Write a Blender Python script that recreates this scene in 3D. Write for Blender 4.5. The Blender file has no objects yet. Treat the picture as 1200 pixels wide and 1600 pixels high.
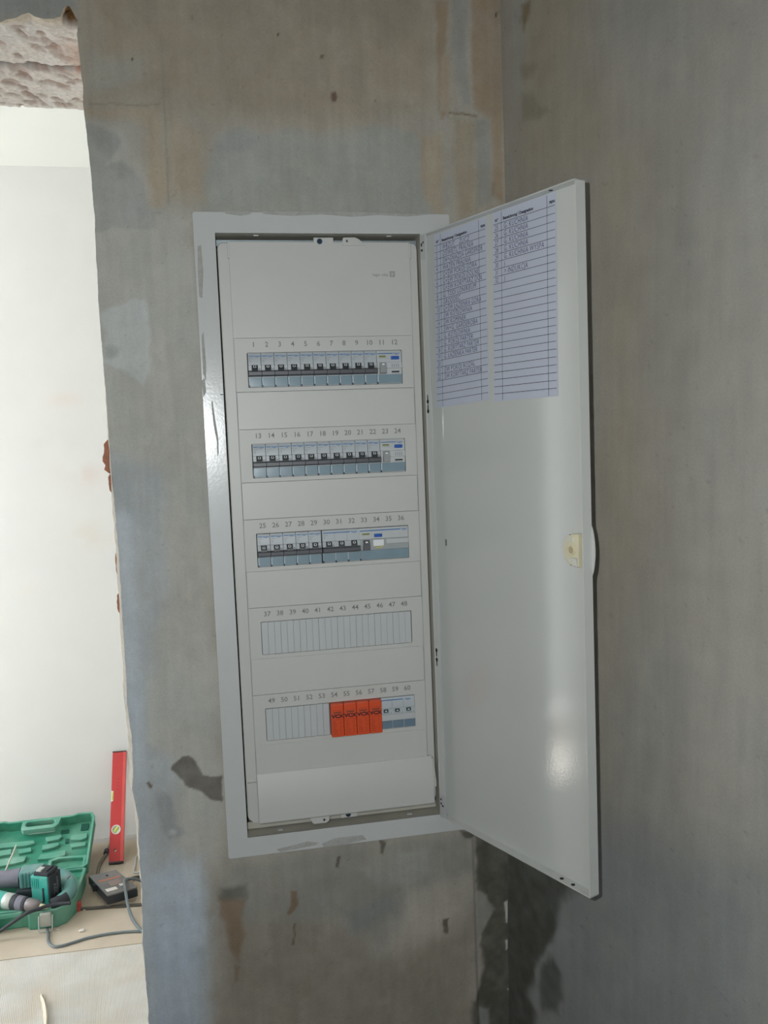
import bpy, bmesh, math, random
import numpy as np
from mathutils import Matrix, Vector

C = bpy.context.scene
COL = C.collection
random.seed(7)

# ------------------------------------------------------------------ camera
cam_data = bpy.data.cameras.new('camera')
cam_data.sensor_fit = 'HORIZONTAL'
cam_data.sensor_width = 36.0
cam_data.lens = 1350.03 / 1200.0 * 36.0
cam_data.clip_start = 0.02
cam = bpy.data.objects.new('camera', cam_data)
COL.objects.link(cam)
RT = (0.9811074136, -0.1894309902, -0.0392955829)
DN = (-0.0540352893, -0.0732829578, -0.9958462711)
FW = (0.1857644485, 0.9791555076, -0.0821344115)
CAM = (-0.0479, -1.2137, 1.5)
cam.matrix_world = Matrix(((RT[0], -DN[0], -FW[0], CAM[0]),
                           (RT[1], -DN[1], -FW[1], CAM[1]),
                           (RT[2], -DN[2], -FW[2], CAM[2]),
                           (0, 0, 0, 1)))
C.camera = cam

# ------------------------------------------------------------------ light and exposure
world = bpy.data.worlds.new('world')
world.use_nodes = True
wbg = world.node_tree.nodes['Background']
wbg.inputs[0].default_value = (0.95, 0.98, 1.0, 1)
wbg.inputs[1].default_value = 2.2
C.world = world

def lamp(name, kind, loc, energy, color, size=0.1, size_y=None, aim=None):
    d = bpy.data.lights.new(name, kind)
    d.energy = energy
    d.color = color
    if kind == 'AREA':
        d.shape = 'RECTANGLE'
        d.size = size
        d.size_y = size_y or size
    else:
        d.shadow_soft_size = size
        if kind == 'SPOT': d.spot_size = math.radians(130); d.spot_blend = 1.0
    o = bpy.data.objects.new(name, d)
    o.location = loc
    if aim is not None:
        o.rotation_euler = (Vector(aim) - Vector(loc)).to_track_quat('-Z', 'Y').to_euler()
    COL.objects.link(o)
    return o

# daylight through the far room's window (in the left wall of that room)
lamp('window_daylight', 'AREA', (-2.72, 1.56, 1.35), 44, (0.86, 0.945, 1.0), 0.74, 1.9, aim=(0, 1.56, 1.25))
# added bluish fill for the near room, an unseen area lamp behind the camera
lamp('near_room_fill', 'AREA', (-0.4, -3.2, 1.1), 9, (0.82, 0.91, 1.0), 1.2, 1.2, aim=(-0.1, 0, 0.8))
# sun falling steeply through the far room's window onto its floor
lamp('sun', 'SUN', (-4, 1.0, 6), 44, (1.0, 0.97, 0.92), 0.01, aim=(-2.36, 1.05, 0))
# the phone's own flash beside its lens
lamp('phone_flash', 'SPOT', (-0.104, -1.208, 1.538), 25.5, (0.93, 0.975, 0.975), 0.004, aim=(-0.03, -0.1, 1.46))

C.view_settings.view_transform = 'Standard'
C.view_settings.look = 'None'
C.view_settings.gamma = 1.0
C.view_settings.use_curve_mapping = False
C.view_settings.exposure = 0.0

# ------------------------------------------------------------------ colour and material helpers
def lin(c):
    return tuple(((v / 255.0) / 12.92 if v / 255.0 <= 0.04045 else ((v / 255.0 + 0.055) / 1.055) ** 2.4) for v in c)

def mat(name, rgb, rough=0.5, metal=0.0, var=0.06, scale=30.0, bump=0.0, bscale=200.0, spec=0.5, coat=0.0,
        trans=0.0, attr=False, dust=None):
    m = bpy.data.materials.new(name)
    m.use_nodes = True
    nt = m.node_tree
    b = nt.nodes['Principled BSDF']
    b.inputs['Roughness'].default_value = rough
    b.inputs['Metallic'].default_value = metal
    b.inputs['Specular IOR Level'].default_value = spec
    b.inputs['Coat Weight'].default_value = coat
    b.inputs['Coat Roughness'].default_value = 0.05
    b.inputs['Transmission Weight'].default_value = trans
    tc = nt.nodes.new('ShaderNodeTexCoord')
    n = nt.nodes.new('ShaderNodeTexNoise')
    n.inputs['Scale'].default_value = scale
    n.inputs['Detail'].default_value = 5
    nt.links.new(tc.outputs['Object'], n.inputs['Vector'])
    mr = nt.nodes.new('ShaderNodeMapRange')
    mr.inputs['From Min'].default_value = 0.3
    mr.inputs['From Max'].default_value = 0.7
    mr.inputs['To Min'].default_value = 1 - var
    mr.inputs['To Max'].default_value = 1 + var
    nt.links.new(n.outputs['Fac'], mr.inputs['Value'])
    mul = nt.nodes.new('ShaderNodeVectorMath')
    mul.operation = 'SCALE'
    l = lin(rgb)
    if attr:
        a = nt.nodes.new('ShaderNodeAttribute')
        a.attribute_name = 'stain'
        nt.links.new(a.outputs['Color'], mul.inputs[0])
    else:
        mul.inputs[0].default_value = l
    nt.links.new(mr.outputs['Result'], mul.inputs['Scale'])
    out = mul.outputs['Vector']
    if dust:
        mx = nt.nodes.new('ShaderNodeMix')
        mx.data_type = 'RGBA'
        n3 = nt.nodes.new('ShaderNodeTexNoise')
        n3.inputs['Scale'].default_value = dust[2]
        n3.inputs['Detail'].default_value = 6
        nt.links.new(tc.outputs['Object'], n3.inputs['Vector'])
        m3 = nt.nodes.new('ShaderNodeMapRange')
        m3.inputs['From Min'].default_value = 0.42
        m3.inputs['From Max'].default_value = 0.68
        m3.inputs['To Max'].default_value = dust[1]
        nt.links.new(n3.outputs['Fac'], m3.inputs['Value'])
        nt.links.new(m3.outputs['Result'], mx.inputs['Factor'])
        nt.links.new(out, mx.inputs[6])
        mx.inputs[7].default_value = (*lin(dust[0]), 1)
        out = mx.outputs[2]
    nt.links.new(out, b.inputs['Base Color'])
    if bump:
        n2 = nt.nodes.new('ShaderNodeTexNoise')
        n2.inputs['Scale'].default_value = bscale
        n2.inputs['Detail'].default_value = 4
        nt.links.new(tc.outputs['Object'], n2.inputs['Vector'])
        bp = nt.nodes.new('ShaderNodeBump')
        bp.inputs['Strength'].default_value = bump
        bp.inputs['Distance'].default_value = 0.002
        nt.links.new(n2.outputs['Fac'], bp.inputs['Height'])
        nt.links.new(bp.outputs['Normal'], b.inputs['Normal'])
    return m

# ------------------------------------------------------------------ mesh helpers
class MB:
    def __init__(self):
        self.v, self.f = [], []
        self.flat = False
    def add(self, v, f):
        o = len(self.v)
        self.v += [tuple(p) for p in v]
        self.f += [tuple(i + o for i in q) for q in f]
        return self
    def box(self, x0, x1, y0, y1, z0, z1):
        v = [(x, y, z) for x in (x0, x1) for y in (y0, y1) for z in (z0, z1)]
        return self.add(v, [(0, 1, 3, 2), (4, 6, 7, 5), (0, 4, 5, 1), (2, 3, 7, 6), (0, 2, 6, 4), (1, 5, 7, 3)])
    def bbox(self, x0, x1, y0, y1, z0, z1, r=0.001, seg=2):
        self.flat = True
        bm = bmesh.new()
        bmesh.ops.create_cube(bm, size=1.0)
        for q in bm.verts:
            q.co = Vector(((x0 + x1) / 2 + q.co.x * (x1 - x0), (y0 + y1) / 2 + q.co.y * (y1 - y0), (z0 + z1) / 2 + q.co.z * (z1 - z0)))
        bmesh.ops.bevel(bm, geom=list(bm.edges), offset=r, segments=seg, profile=0.5, affect='EDGES')
        return self.bm(bm)
    def bm(self, bm, M=None):
        bm.verts.index_update()
        v = [(M @ q.co if M else q.co)[:] for q in bm.verts]
        f = [[q.index for q in p.verts] for p in bm.faces]
        bm.free()
        return self.add(v, f)
    def prism(self, poly, a, b, fn):
        """poly (p,q) extruded from a to b; fn(p,q,c) gives the point"""
        n = len(poly)
        v = [fn(p, q, a) for p, q in poly] + [fn(p, q, b) for p, q in poly]
        f = [tuple(range(n))[::-1], tuple(range(n, 2 * n))]
        f += [(i, (i + 1) % n, (i + 1) % n + n, i + n) for i in range(n)]
        return self.add(v, f)
    def lathe(self, prof, M=None, seg=20, caps=True):
        """prof: (radius, height) along local z"""
        v, f = [], []
        for r, h in prof:
            for k in range(seg):
                t = 2 * math.pi * k / seg
                p = Vector((r * math.cos(t), r * math.sin(t), h))
                v.append((M @ p if M else p)[:])
        for i in range(len(prof) - 1):
            for k in range(seg):
                k2 = (k + 1) % seg
                f.append((i * seg + k, i * seg + k2, (i + 1) * seg + k2, (i + 1) * seg + k))
        if caps:
            f.append(tuple(range(seg))[::-1])
            f.append(tuple((len(prof) - 1) * seg + k for k in range(seg)))
        return self.add(v, f)
    def tube(self, pts, r, seg=10, sub=6, closed=False):
        P = [Vector(p) for p in pts]
        rad = r if isinstance(r, (list, tuple)) else [r] * len(P)
        Q, R = [], []
        n = len(P)
        for i in range(n - 1):
            a, b, c, d = P[max(i - 1, 0)], P[i], P[i + 1], P[min(i + 2, n - 1)]
            for s in range(sub):
                t = s / sub
                Q.append(0.5 * ((2 * b) + (c - a) * t + (2 * a - 5 * b + 4 * c - d) * t * t + (3 * b - a - 3 * c + d) * t ** 3))
                R.append(rad[i] + (rad[i + 1] - rad[i]) * t)
        Q.append(P[-1]); R.append(rad[-1])
        v, f = [], []
        up = None
        for i, q in enumerate(Q):
            d = (Q[min(i + 1, len(Q) - 1)] - Q[max(i - 1, 0)]).normalized()
            if up is None:
                up = d.orthogonal().normalized()
            up = (up - d * up.dot(d)).normalized()
            sd = d.cross(up)
            for k in range(seg):
                t = 2 * math.pi * k / seg
                v.append((q + (up * math.cos(t) + sd * math.sin(t)) * R[i])[:])
        for i in range(len(Q) - 1):
            for k in range(seg):
                k2 = (k + 1) % seg
                f.append((i * seg + k, i * seg + k2, (i + 1) * seg + k2, (i + 1) * seg + k))
        f.append(tuple(range(seg))[::-1])
        f.append(tuple((len(Q) - 1) * seg + k for k in range(seg)))
        return self.add(v, f)
    def plate(self, outline, holes, thick, fn, bevel=0.0, mid=0.0):
        self.flat = True
        """flat sheet with holes; fn(a,b,c): c runs over the thickness, centred on mid"""
        cu = bpy.data.curves.new('tmp', 'CURVE')
        cu.dimensions = '2D'
        cu.fill_mode = 'BOTH'
        cu.extrude = max(thick / 2 - bevel, 0.0)
        cu.bevel_depth = bevel
        cu.bevel_resolution = 1
        cu.offset = -bevel
        for pl in [outline] + list(holes):
            s = cu.splines.new('POLY')
            s.points.add(len(pl) - 1)
            for i, (a, b) in enumerate(pl):
                s.points[i].co = (a, b, 0, 1)
            s.use_cyclic_u = True
        o = bpy.data.objects.new('tmp', cu)
        me = bpy.data.meshes.new_from_object(o)
        v = [fn(q.co.x, q.co.y, q.co.z + mid) for q in me.vertices]
        f = [tuple(p.vertices) for p in me.polygons]
        bpy.data.objects.remove(o); bpy.data.curves.remove(cu); bpy.data.meshes.remove(me)
        return self.add(v, f)
    def text(self, s, size, fn, align='CENTER', shear=0.0, offset=0.0, stretch=1.0, space=1.0, res=2):
        cu = bpy.data.curves.new('tmp', 'FONT')
        cu.body = s; cu.size = size; cu.align_x = align; cu.align_y = 'CENTER'
        cu.shear = shear; cu.offset = offset; cu.resolution_u = res; cu.space_character = space
        o = bpy.data.objects.new('tmp', cu)
        me = bpy.data.meshes.new_from_object(o)
        v = [fn(q.co.x * stretch, q.co.y, 0.0) for q in me.vertices]
        f = [tuple(p.vertices) for p in me.polygons]
        bpy.data.objects.remove(o); bpy.data.curves.remove(cu); bpy.data.meshes.remove(me)
        return self.add(v, f)
    def mesh(self, name, smooth=True):
        me = bpy.data.meshes.new(name)
        me.from_pydata(self.v, [], self.f)
        bm = bmesh.new(); bm.from_mesh(me)
        bmesh.ops.remove_doubles(bm, verts=bm.verts, dist=1e-6)
        bmesh.ops.recalc_face_normals(bm, faces=bm.faces)
        bm.to_mesh(me); bm.free()
        if smooth:
            for p in me.polygons: p.use_smooth = True
            me.set_sharp_from_angle(angle=math.radians(35))
        return me

def obj(name, mb, m, parent=None, smooth=True):
    """ONE mesh object; a part's points are given in its parent's own coordinates"""
    me = mb.mesh(name, smooth) if isinstance(mb, MB) else mb
    o = bpy.data.objects.new(name, me)
    if m is not None and not me.materials: me.materials.append(m)
    COL.objects.link(o)
    if parent is not None: o.parent = parent
    if smooth and isinstance(mb, MB) and mb.flat:      # keep large flat faces flat beside their rounded edges
        w = o.modifiers.new('weighted_normals', 'WEIGHTED_NORMAL'); w.keep_sharp = True; w.weight = 100
    return o

def thing(name, label, cat, loc=(0, 0, 0), group=None, rot=(0, 0, 0)):
    o = bpy.data.objects.new(name, None)
    o.empty_display_size = 0.02
    COL.objects.link(o)
    o.location = loc; o.rotation_euler = rot
    o['label'] = label; o['category'] = cat
    if group: o['group'] = group
    return o

def tag(o, label, cat, group=None):
    o['label'] = label; o['category'] = cat
    if group: o['group'] = group
    return o

def struct(o):
    o['kind'] = 'structure'
    return o

def dup(root, loc, label, group=None):
    r = root.copy(); COL.objects.link(r); r.location = loc; r['label'] = label
    if group: r['group'] = group
    for ch in list(root.children):
        c = ch.copy(); COL.objects.link(c); c.parent = r
        for g in list(ch.children):
            d = g.copy(); COL.objects.link(d); d.parent = c
    return r

def XZ(dx=0.0, dy=0.0, dz=0.0):
    """plane coordinates (a,b,c) -> world x,z with c into the wall"""
    return lambda a, b, c: (a + dx, c + dy, b + dz)

def rect(x0, x1, z0, z1, r=0.0, n=4):
    if r <= 0: return [(x0, z0), (x1, z0), (x1, z1), (x0, z1)]
    p = []
    for cx, cz, a in ((x0 + r, z0 + r, 180), (x1 - r, z0 + r, 270), (x1 - r, z1 - r, 0), (x0 + r, z1 - r, 90)):
        for k in range(n + 1):
            t = math.radians(a + 90 * k / n)
            p.append((cx + r * math.cos(t), cz + r * math.sin(t)))
    return p

def circ(cx, cz, r, n=16):
    return [(cx + r * math.cos(2 * math.pi * k / n), cz + r * math.sin(2 * math.pi * k / n)) for k in range(n)]

# ------------------------------------------------------------------ noise and stain fields (for the plaster's colour)
def vnoise(x, y, seed=0):
    xi = np.floor(x).astype(np.int64); yi = np.floor(y).astype(np.int64)
    xf = x - xi; yf = y - yi
    xf = xf * xf * (3 - 2 * xf); yf = yf * yf * (3 - 2 * yf)
    def h(a, b):
        n = (a * 374761393 + b * 668265263 + seed * 1274126177) & 0x7fffffff
        n = ((n ^ (n >> 13)) * 1274126177) & 0x7fffffff
        return ((n ^ (n >> 16)) & 0xffff) / 65535.0
    return (h(xi, yi) * (1 - xf) + h(xi + 1, yi) * xf) * (1 - yf) + (h(xi, yi + 1) * (1 - xf) + h(xi + 1, yi + 1) * xf) * yf

def fbm(x, y, octv=4, seed=0):
    s = np.zeros_like(x); a = 0.5; t = 0
    for k in range(octv):
        s += a * vnoise(x * 2 ** k, y * 2 ** k, seed + k * 17); t += a; a *= 0.5
    return s / t * 2 - 1

def inside_dist(px, py, poly):
    """signed distance to a polygon, positive inside"""
    d2 = np.full(px.shape, 1e9); ins = np.zeros(px.shape, bool)
    n = len(poly)
    for i in range(n):
        ax, ay = poly[i]; bx, by = poly[(i + 1) % n]
        ex, ey = bx - ax, by - ay
        t = np.clip(((px - ax) * ex + (py - ay) * ey) / (ex * ex + ey * ey + 1e-12), 0, 1)
        d2 = np.minimum(d2, (px - ax - t * ex) ** 2 + (py - ay - t * ey) ** 2)
        c = (ay > py) != (by > py)
        xs = ax + (py - ay) * ex / (ey if abs(ey) > 1e-12 else 1e-12)
        ins ^= c & (px < xs)
    return np.where(ins, 1, -1) * np.sqrt(d2)

def paint(px, py, base, stains, blotch=1.0):
    """albedo (linear) at plaster points: base tone, mottling and the listed patches"""
    col = np.array([lin(base)] * len(px))
    for k, (rgb, soft, wob, poly) in enumerate(stains):
        xs = [p[0] for p in poly]; ys = [p[1] for p in poly]
        pad = 2.5 * soft + 2 * wob
        m = (px > min(xs) - pad) & (px < max(xs) + pad) & (py > min(ys) - pad) & (py < max(ys) + pad)
        if not m.any(): continue
        x, y = px[m], py[m]
        fr = 1.0 / max(wob * 4, 0.006)
        wx = x + wob * fbm(x * fr, y * fr, 3, 3 + k); wy = y + wob * fbm(x * fr + 9.1, y * fr, 3, 50 + k)
        d = inside_dist(wx, wy, poly)
        a = np.clip(d / soft * 0.5 + 0.5, 0, 1); a = a * a * (3 - 2 * a)
        a = a * np.clip(0.92 + 0.18 * fbm(x * 60, y * 60, 3, 90 + k), 0, 1)
        col[m] = col[m] * (1 - a[:, None]) + np.array(lin(rgb)) * a[:, None]
    mott = 1 + (0.02 + 0.04 * blotch) * fbm(px * 9, py * 9, 4, 200) + 0.07 * fbm(px * 45, py * 45, 4, 300) + 0.06 * fbm(px * 70, py * 9, 3, 400) + 0.05 * fbm(px * 190, py * 16, 2, 410)
    col = col * (1 + blotch * 0.05 * np.clip((fbm(px * 13, py * 11, 4, 210) - 0.1) / 0.12, 0, 1) - blotch * 0.045 * np.clip((fbm(px * 15 + 4, py * 12, 4, 220) - 0.14) / 0.06, 0, 1))[:, None]
    warm = 0.025 * fbm(px * 14, py * 14, 4, 500)
    col = col * mott[:, None] * np.stack([1 + warm, 1 + 0 * warm, 1 - warm], 1)
    # small pits and specks
    sp = fbm(px * 170, py * 170, 2, 600)
    col *= (1 - 0.16 * np.clip((sp - 0.68) / 0.15, 0, 1))[:, None]
    return col

def grid_object(name, blocks, m, colour):
    """blocks: list of (X, Y, Z) 2-D arrays; colour(X,Y,Z flattened) -> linear rgb"""
    vs, fs, off = [], [], 0
    for X, Y, Z in blocks:
        r, c = X.shape
        vs.append(np.stack([X.ravel(), Y.ravel(), Z.ravel()], 1))
        i = np.arange(r * c).reshape(r, c) + off
        q = np.stack([i[:-1, :-1].ravel(), i[:-1, 1:].ravel(), i[1:, 1:].ravel(), i[1:, :-1].ravel()], 1)
        fs.append(q); off += r * c
    return vs, fs

def link_grid(name, v, q, m, col):
    me = bpy.data.meshes.new(name)
    me.vertices.add(len(v)); me.vertices.foreach_set('co', v.astype(np.float32).ravel())
    me.loops.add(q.size); me.loops.foreach_set('vertex_index', q.astype(np.int32).ravel())
    me.polygons.add(len(q)); me.polygons.foreach_set('loop_start', np.arange(0, q.size, 4, dtype=np.int32))
    me.update(calc_edges=True)
    at = me.color_attributes.new('stain', 'FLOAT_COLOR', 'POINT')
    at.data.foreach_set('color', np.concatenate([col, np.ones((len(col), 1))], 1).astype(np.float32).ravel())
    for p in me.polygons: p.use_smooth = True
    me.materials.append(m)
    o = bpy.data.objects.new(name, me)
    COL.objects.link(o)
    return o

# ------------------------------------------------------------------ plaster stains and broad tone zones (outlines on the wall planes, metres)
FRONT_PATCHES=[
 ((177.4,175.4,167.8),0.016,0.012,[(-0.218,1.926),(-0.151,1.923),(-0.142,1.879),(-0.115,1.855),(-0.113,1.814),(-0.064,1.81),(-0.055,1.499),(-0.065,1.005),(-0.074,0.917),(-0.114,0.922),(-0.099,0.869),(-0.16,0.09),(-0.294,0.126)]),  # broad zone left of the cabinet, a lighter grey than the base
 ((143,135.4,122.8),0.03,0.02,[(-0.089,0.886),(0.027,0.851),(0.118,0.799),(0.154,0.734),(0.299,0.792),(0.28,-0.029),(-0.119,0.079)]),
 ((144.4,141.9,133.6),0.02,0.015,[(-0.074,0.917),(0.124,0.925),(0.298,0.912),(0.298,0.852),(0.196,0.827),(0.155,0.764),(0.081,0.804),(-0.083,0.838)]),
 ((171,174.6,175),0.014,0.012,[(-0.214,1.506),(-0.125,1.468),(-0.123,1.328),(-0.147,1.241),(-0.164,1.108),(-0.128,1.058),(-0.144,0.977),(-0.126,0.938),(-0.138,0.874),(-0.092,0.83),(-0.119,0.079),(-0.294,0.126)]),  # from here, lighter bluish zones along the left edge
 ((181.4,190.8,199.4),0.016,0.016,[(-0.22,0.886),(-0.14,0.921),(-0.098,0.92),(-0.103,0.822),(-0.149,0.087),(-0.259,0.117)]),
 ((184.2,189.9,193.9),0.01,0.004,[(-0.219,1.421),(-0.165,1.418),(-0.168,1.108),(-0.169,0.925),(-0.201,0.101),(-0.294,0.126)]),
 ((188.7,190.7,187),0.003,0.006,[(-0.186,1.681),(-0.17,1.691),(-0.126,1.699),(-0.129,1.622),(-0.141,1.588),(-0.155,1.601),(-0.186,1.619)]),
 ((166.3,167.4,162.4),0.004,0.004,[(-0.186,1.637),(-0.18,1.64),(-0.169,1.635),(-0.172,1.624),(-0.186,1.623)]),
 ((160.2,160.6,153.8),0.003,0.007,[(-0.029,1.898),(-0.02,1.915),(0.01,1.925),(0.043,1.916),(0.07,1.926),(0.104,1.92),(0.144,1.923),(0.157,1.934),(0.18,1.929),(0.202,1.928),(0.229,1.924),(0.251,1.92),(0.262,1.901),(0.25,1.861),(0.257,1.835),(0.275,1.8),(-0.064,1.798),(-0.05,1.823),(-0.07,1.839),(-0.061,1.864),(-0.037,1.869)]),
 ((154.5,154.8,149.4),0.006,0.006,[(-0.025,1.906),(-0.016,1.915),(0.01,1.924),(0.026,1.908),(0.008,1.895),(-0.026,1.894)]),
 ((170.4,157.7,139.4),0.004,0.006,[(0.256,1.922),(0.284,1.923),(0.282,1.805),(0.273,1.809),(0.257,1.835),(0.25,1.861)]),
 ((162.4,161.9,156.2),0.003,0.008,[(-0.195,1.922),(-0.175,1.925),(-0.155,1.919),(-0.147,1.903),(-0.162,1.883),(-0.174,1.87),(-0.15,1.876),(-0.127,1.855),(-0.115,1.822),(-0.106,1.789),(-0.204,1.789)]),
 ((155.4,155,149.3),0.006,0.006,[(-0.191,1.92),(-0.171,1.921),(-0.15,1.905),(-0.161,1.887),(-0.181,1.89)]),
 ((155.4,155,149.3),0.006,0.006,[(-0.162,1.871),(-0.146,1.875),(-0.133,1.863),(-0.143,1.851),(-0.159,1.854)]),
 ((171.8,159.2,139.4),0.005,0.004,[(-0.197,1.944),(-0.097,1.951),(-0.095,1.855),(-0.1,1.818),(-0.118,1.82),(-0.117,1.92),(-0.128,1.93),(-0.194,1.932)]),
 ((167.5,156.3,137.9),0.01,0.004,[(-0.09,1.946),(-0.041,1.914),(-0.046,1.823),(-0.091,1.839)]),
 ((158.1,146.9,130.7),0.03,0.02,[(-0.166,2.424),(0.303,2.475),(0.285,1.962),(0.122,1.935),(-0.024,1.923),(-0.097,1.953),(-0.193,1.95)]),
 ((157.4,154.1,143.7),0.01,0.01,[(-0.185,2.018),(-0.146,2.006),(-0.118,2.009),(-0.12,1.977),(-0.184,1.967)]),
 ((151.6,152,148),0.01,0.006,[(-0.358,2.098),(-0.183,2.109),(-0.198,2.061),(-0.233,2.051),(-0.362,2.045)]),
 ((153.1,136.1,114.9),0.003,0.003,[(0.282,2.102),(0.3,2.103),(0.293,2.034),(0.285,2.021),(0.284,1.953),(0.294,1.952),(0.282,1.943),(0.281,2.028)]),
 ((160.3,146.2,125),0.006,0.004,[(0.285,2.028),(0.298,2.029),(0.296,1.956),(0.285,1.956)]),
 ((152.4,151.2,145.1),0.005,0.003,[(0.304,2.202),(0.331,2.204),(0.323,2.03),(0.327,1.965),(0.316,1.964),(0.306,2.009),(0.303,2.054)]),
 ((155.2,139,118.5),0.005,0.003,[(0.339,2.204),(0.38,2.207),(0.375,1.956),(0.371,1.83),(0.356,1.837),(0.355,1.945),(0.331,1.96),(0.329,2.03)]),
 ((151.6,149.8,142.2),0.004,0.003,[(0.334,1.944),(0.353,1.945),(0.356,1.837),(0.349,1.832),(0.33,1.822)]),
 ((161.7,150.5,130.7),0.008,0.004,[(0.3,1.943),(0.331,1.944),(0.33,1.819),(0.304,1.806)]),
 ((112,88,66),0.0012,0.0015,[(0.296,1.953),(0.315,1.953),(0.336,1.95),(0.336,1.948),(0.315,1.951),(0.296,1.951)]),
 ((144.4,136.8,125),0.001,0.0015,[(-0.187,1.949),(-0.149,1.951),(-0.117,1.95),(-0.097,1.953),(-0.097,1.951),(-0.117,1.948),(-0.149,1.949),(-0.187,1.947)]),
 ((150.2,142.6,129.3),0.0012,0.001,[(-0.091,2.042),(-0.089,2.042),(-0.092,1.823),(-0.094,1.822)]),
 ((108,103,95),0.0015,0.003,[(-0.135,1.057),(-0.127,1.068),(-0.119,1.075),(-0.111,1.074),(-0.101,1.065),(-0.095,1.055),(-0.091,1.044),(-0.081,1.04),(-0.066,1.041),(-0.067,1.002),(-0.078,1.005),(-0.088,1.015),(-0.099,1.022),(-0.108,1.029),(-0.117,1.031),(-0.121,1.042)]),
 ((112,100,88),0.001,0.002,[(-0.17,1.041),(-0.165,1.044),(-0.159,1.036),(-0.162,1.033),(-0.166,1.035)]),
 ((155.4,157.3,156.1),0.004,0.008,[(-0.148,1.027),(-0.14,1.02),(-0.137,0.998),(-0.134,0.976),(-0.12,0.964),(-0.129,0.959),(-0.145,0.959),(-0.151,0.972),(-0.154,1.009)]),
 ((183.7,185.7,183.7),0.003,0.004,[(-0.141,0.969),(-0.137,0.972),(-0.131,0.967),(-0.135,0.961),(-0.14,0.963)]),
 ((134,114,94),0.004,0.011,[(-0.078,0.865),(-0.065,0.865),(-0.047,0.857),(-0.05,0.829),(-0.047,0.809),(-0.056,0.79),(-0.061,0.767),(-0.068,0.78),(-0.074,0.805),(-0.074,0.825),(-0.079,0.838)]),
 ((132,114,94),0.003,0.006,[(-0.063,0.763),(-0.055,0.76),(-0.059,0.735),(-0.064,0.735)]),
 ((128,110,90),0.002,0.005,[(0.018,0.857),(0.029,0.856),(0.028,0.834),(0.022,0.821),(0.016,0.826),(0.019,0.839)]),
 ((116,100,80),0.0015,0.002,[(0.023,0.808),(0.026,0.808),(0.024,0.776),(0.018,0.778),(0.023,0.79)]),
 ((108,104,96),0.006,0.006,[(-0.077,0.881),(-0.042,0.876),(-0.043,0.856),(-0.078,0.861)]),
 ((92,88,76),0.0015,0.002,[(0.246,0.783),(0.254,0.784),(0.253,0.759),(0.245,0.763)]),
 ((92,88,79),0.002,0.003,[(0.276,0.917),(0.303,0.912),(0.3,0.902),(0.286,0.903),(0.28,0.908)]),
 ((100,93,85),0.001,0.002,[(0.092,0.901),(0.096,0.901),(0.093,0.883),(0.088,0.886)]),
 ((98,92,84),0.001,0.002,[(0.155,0.919),(0.165,0.914),(0.159,0.897),(0.155,0.897)]),
 ((154.5,152.7,145.1),0.008,0.01,[(0.12,0.881),(0.177,0.898),(0.229,0.895),(0.231,0.85),(0.182,0.84),(0.147,0.853)]),
 ((138.7,139,134.3),0.012,0.01,[(0.094,0.824),(0.134,0.831),(0.186,0.831),(0.177,0.796),(0.148,0.794),(0.108,0.785)]),
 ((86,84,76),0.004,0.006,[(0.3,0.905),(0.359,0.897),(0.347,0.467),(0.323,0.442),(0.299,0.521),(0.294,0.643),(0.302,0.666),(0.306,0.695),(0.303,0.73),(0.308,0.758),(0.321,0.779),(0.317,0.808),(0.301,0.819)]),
 ((140.1,138.3,130.7),0.003,0.004,[(0.303,0.816),(0.314,0.811),(0.329,0.786),(0.309,0.757),(0.302,0.733),(0.301,0.77)]),
 ((94,92,84),0.006,0.006,[(0.286,0.643),(0.3,0.643),(0.298,0.594),(0.283,0.597)]),
 ((137.2,137.6,133.6),0.004,0.004,[(0.299,0.635),(0.315,0.629),(0.314,0.597),(0.299,0.6)]),
 ((193.4,190.8,182.6),0.001,0.001,[(0.343,0.795),(0.349,0.796),(0.351,0.774),(0.35,0.759),(0.346,0.761),(0.345,0.778)]),
 ((189.1,186.5,178.2),0.001,0.001,[(0.344,0.733),(0.351,0.733),(0.35,0.72),(0.344,0.718)]),
 ((181.9,179.3,171),0.0008,0.001,[(0.344,0.657),(0.349,0.656),(0.348,0.652),(0.344,0.654)]),
 ((104,84,74),0.0015,0.003,[(0.13,1.974),(0.136,1.975),(0.139,1.968),(0.135,1.962),(0.13,1.963)]),
 ((80,70,60),0.0006,0.0005,[(-0.129,2.009),(-0.127,2.009),(-0.127,2.005),(-0.129,2.005)]),
 ((80,70,60),0.0006,0.0005,[(0.061,2.048),(0.064,2.048),(0.063,2.044),(0.061,2.044)]),
 ((70,62,54),0.0008,0.0005,[(0.367,2.089),(0.37,2.091),(0.369,2.084),(0.367,2.083)]),
 ((110,98,84),0.0012,0.001,[(0.118,2.023),(0.123,2.023),(0.122,2.018),(0.117,2.018)]),
 ((110,98,84),0.001,0.001,[(0.19,1.967),(0.192,1.967),(0.192,1.964),(0.19,1.964)]),
 ((130,112,90),0.004,0.003,[(0.357,1.858),(0.359,1.858),(0.358,1.841),(0.356,1.843)]),
]
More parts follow.
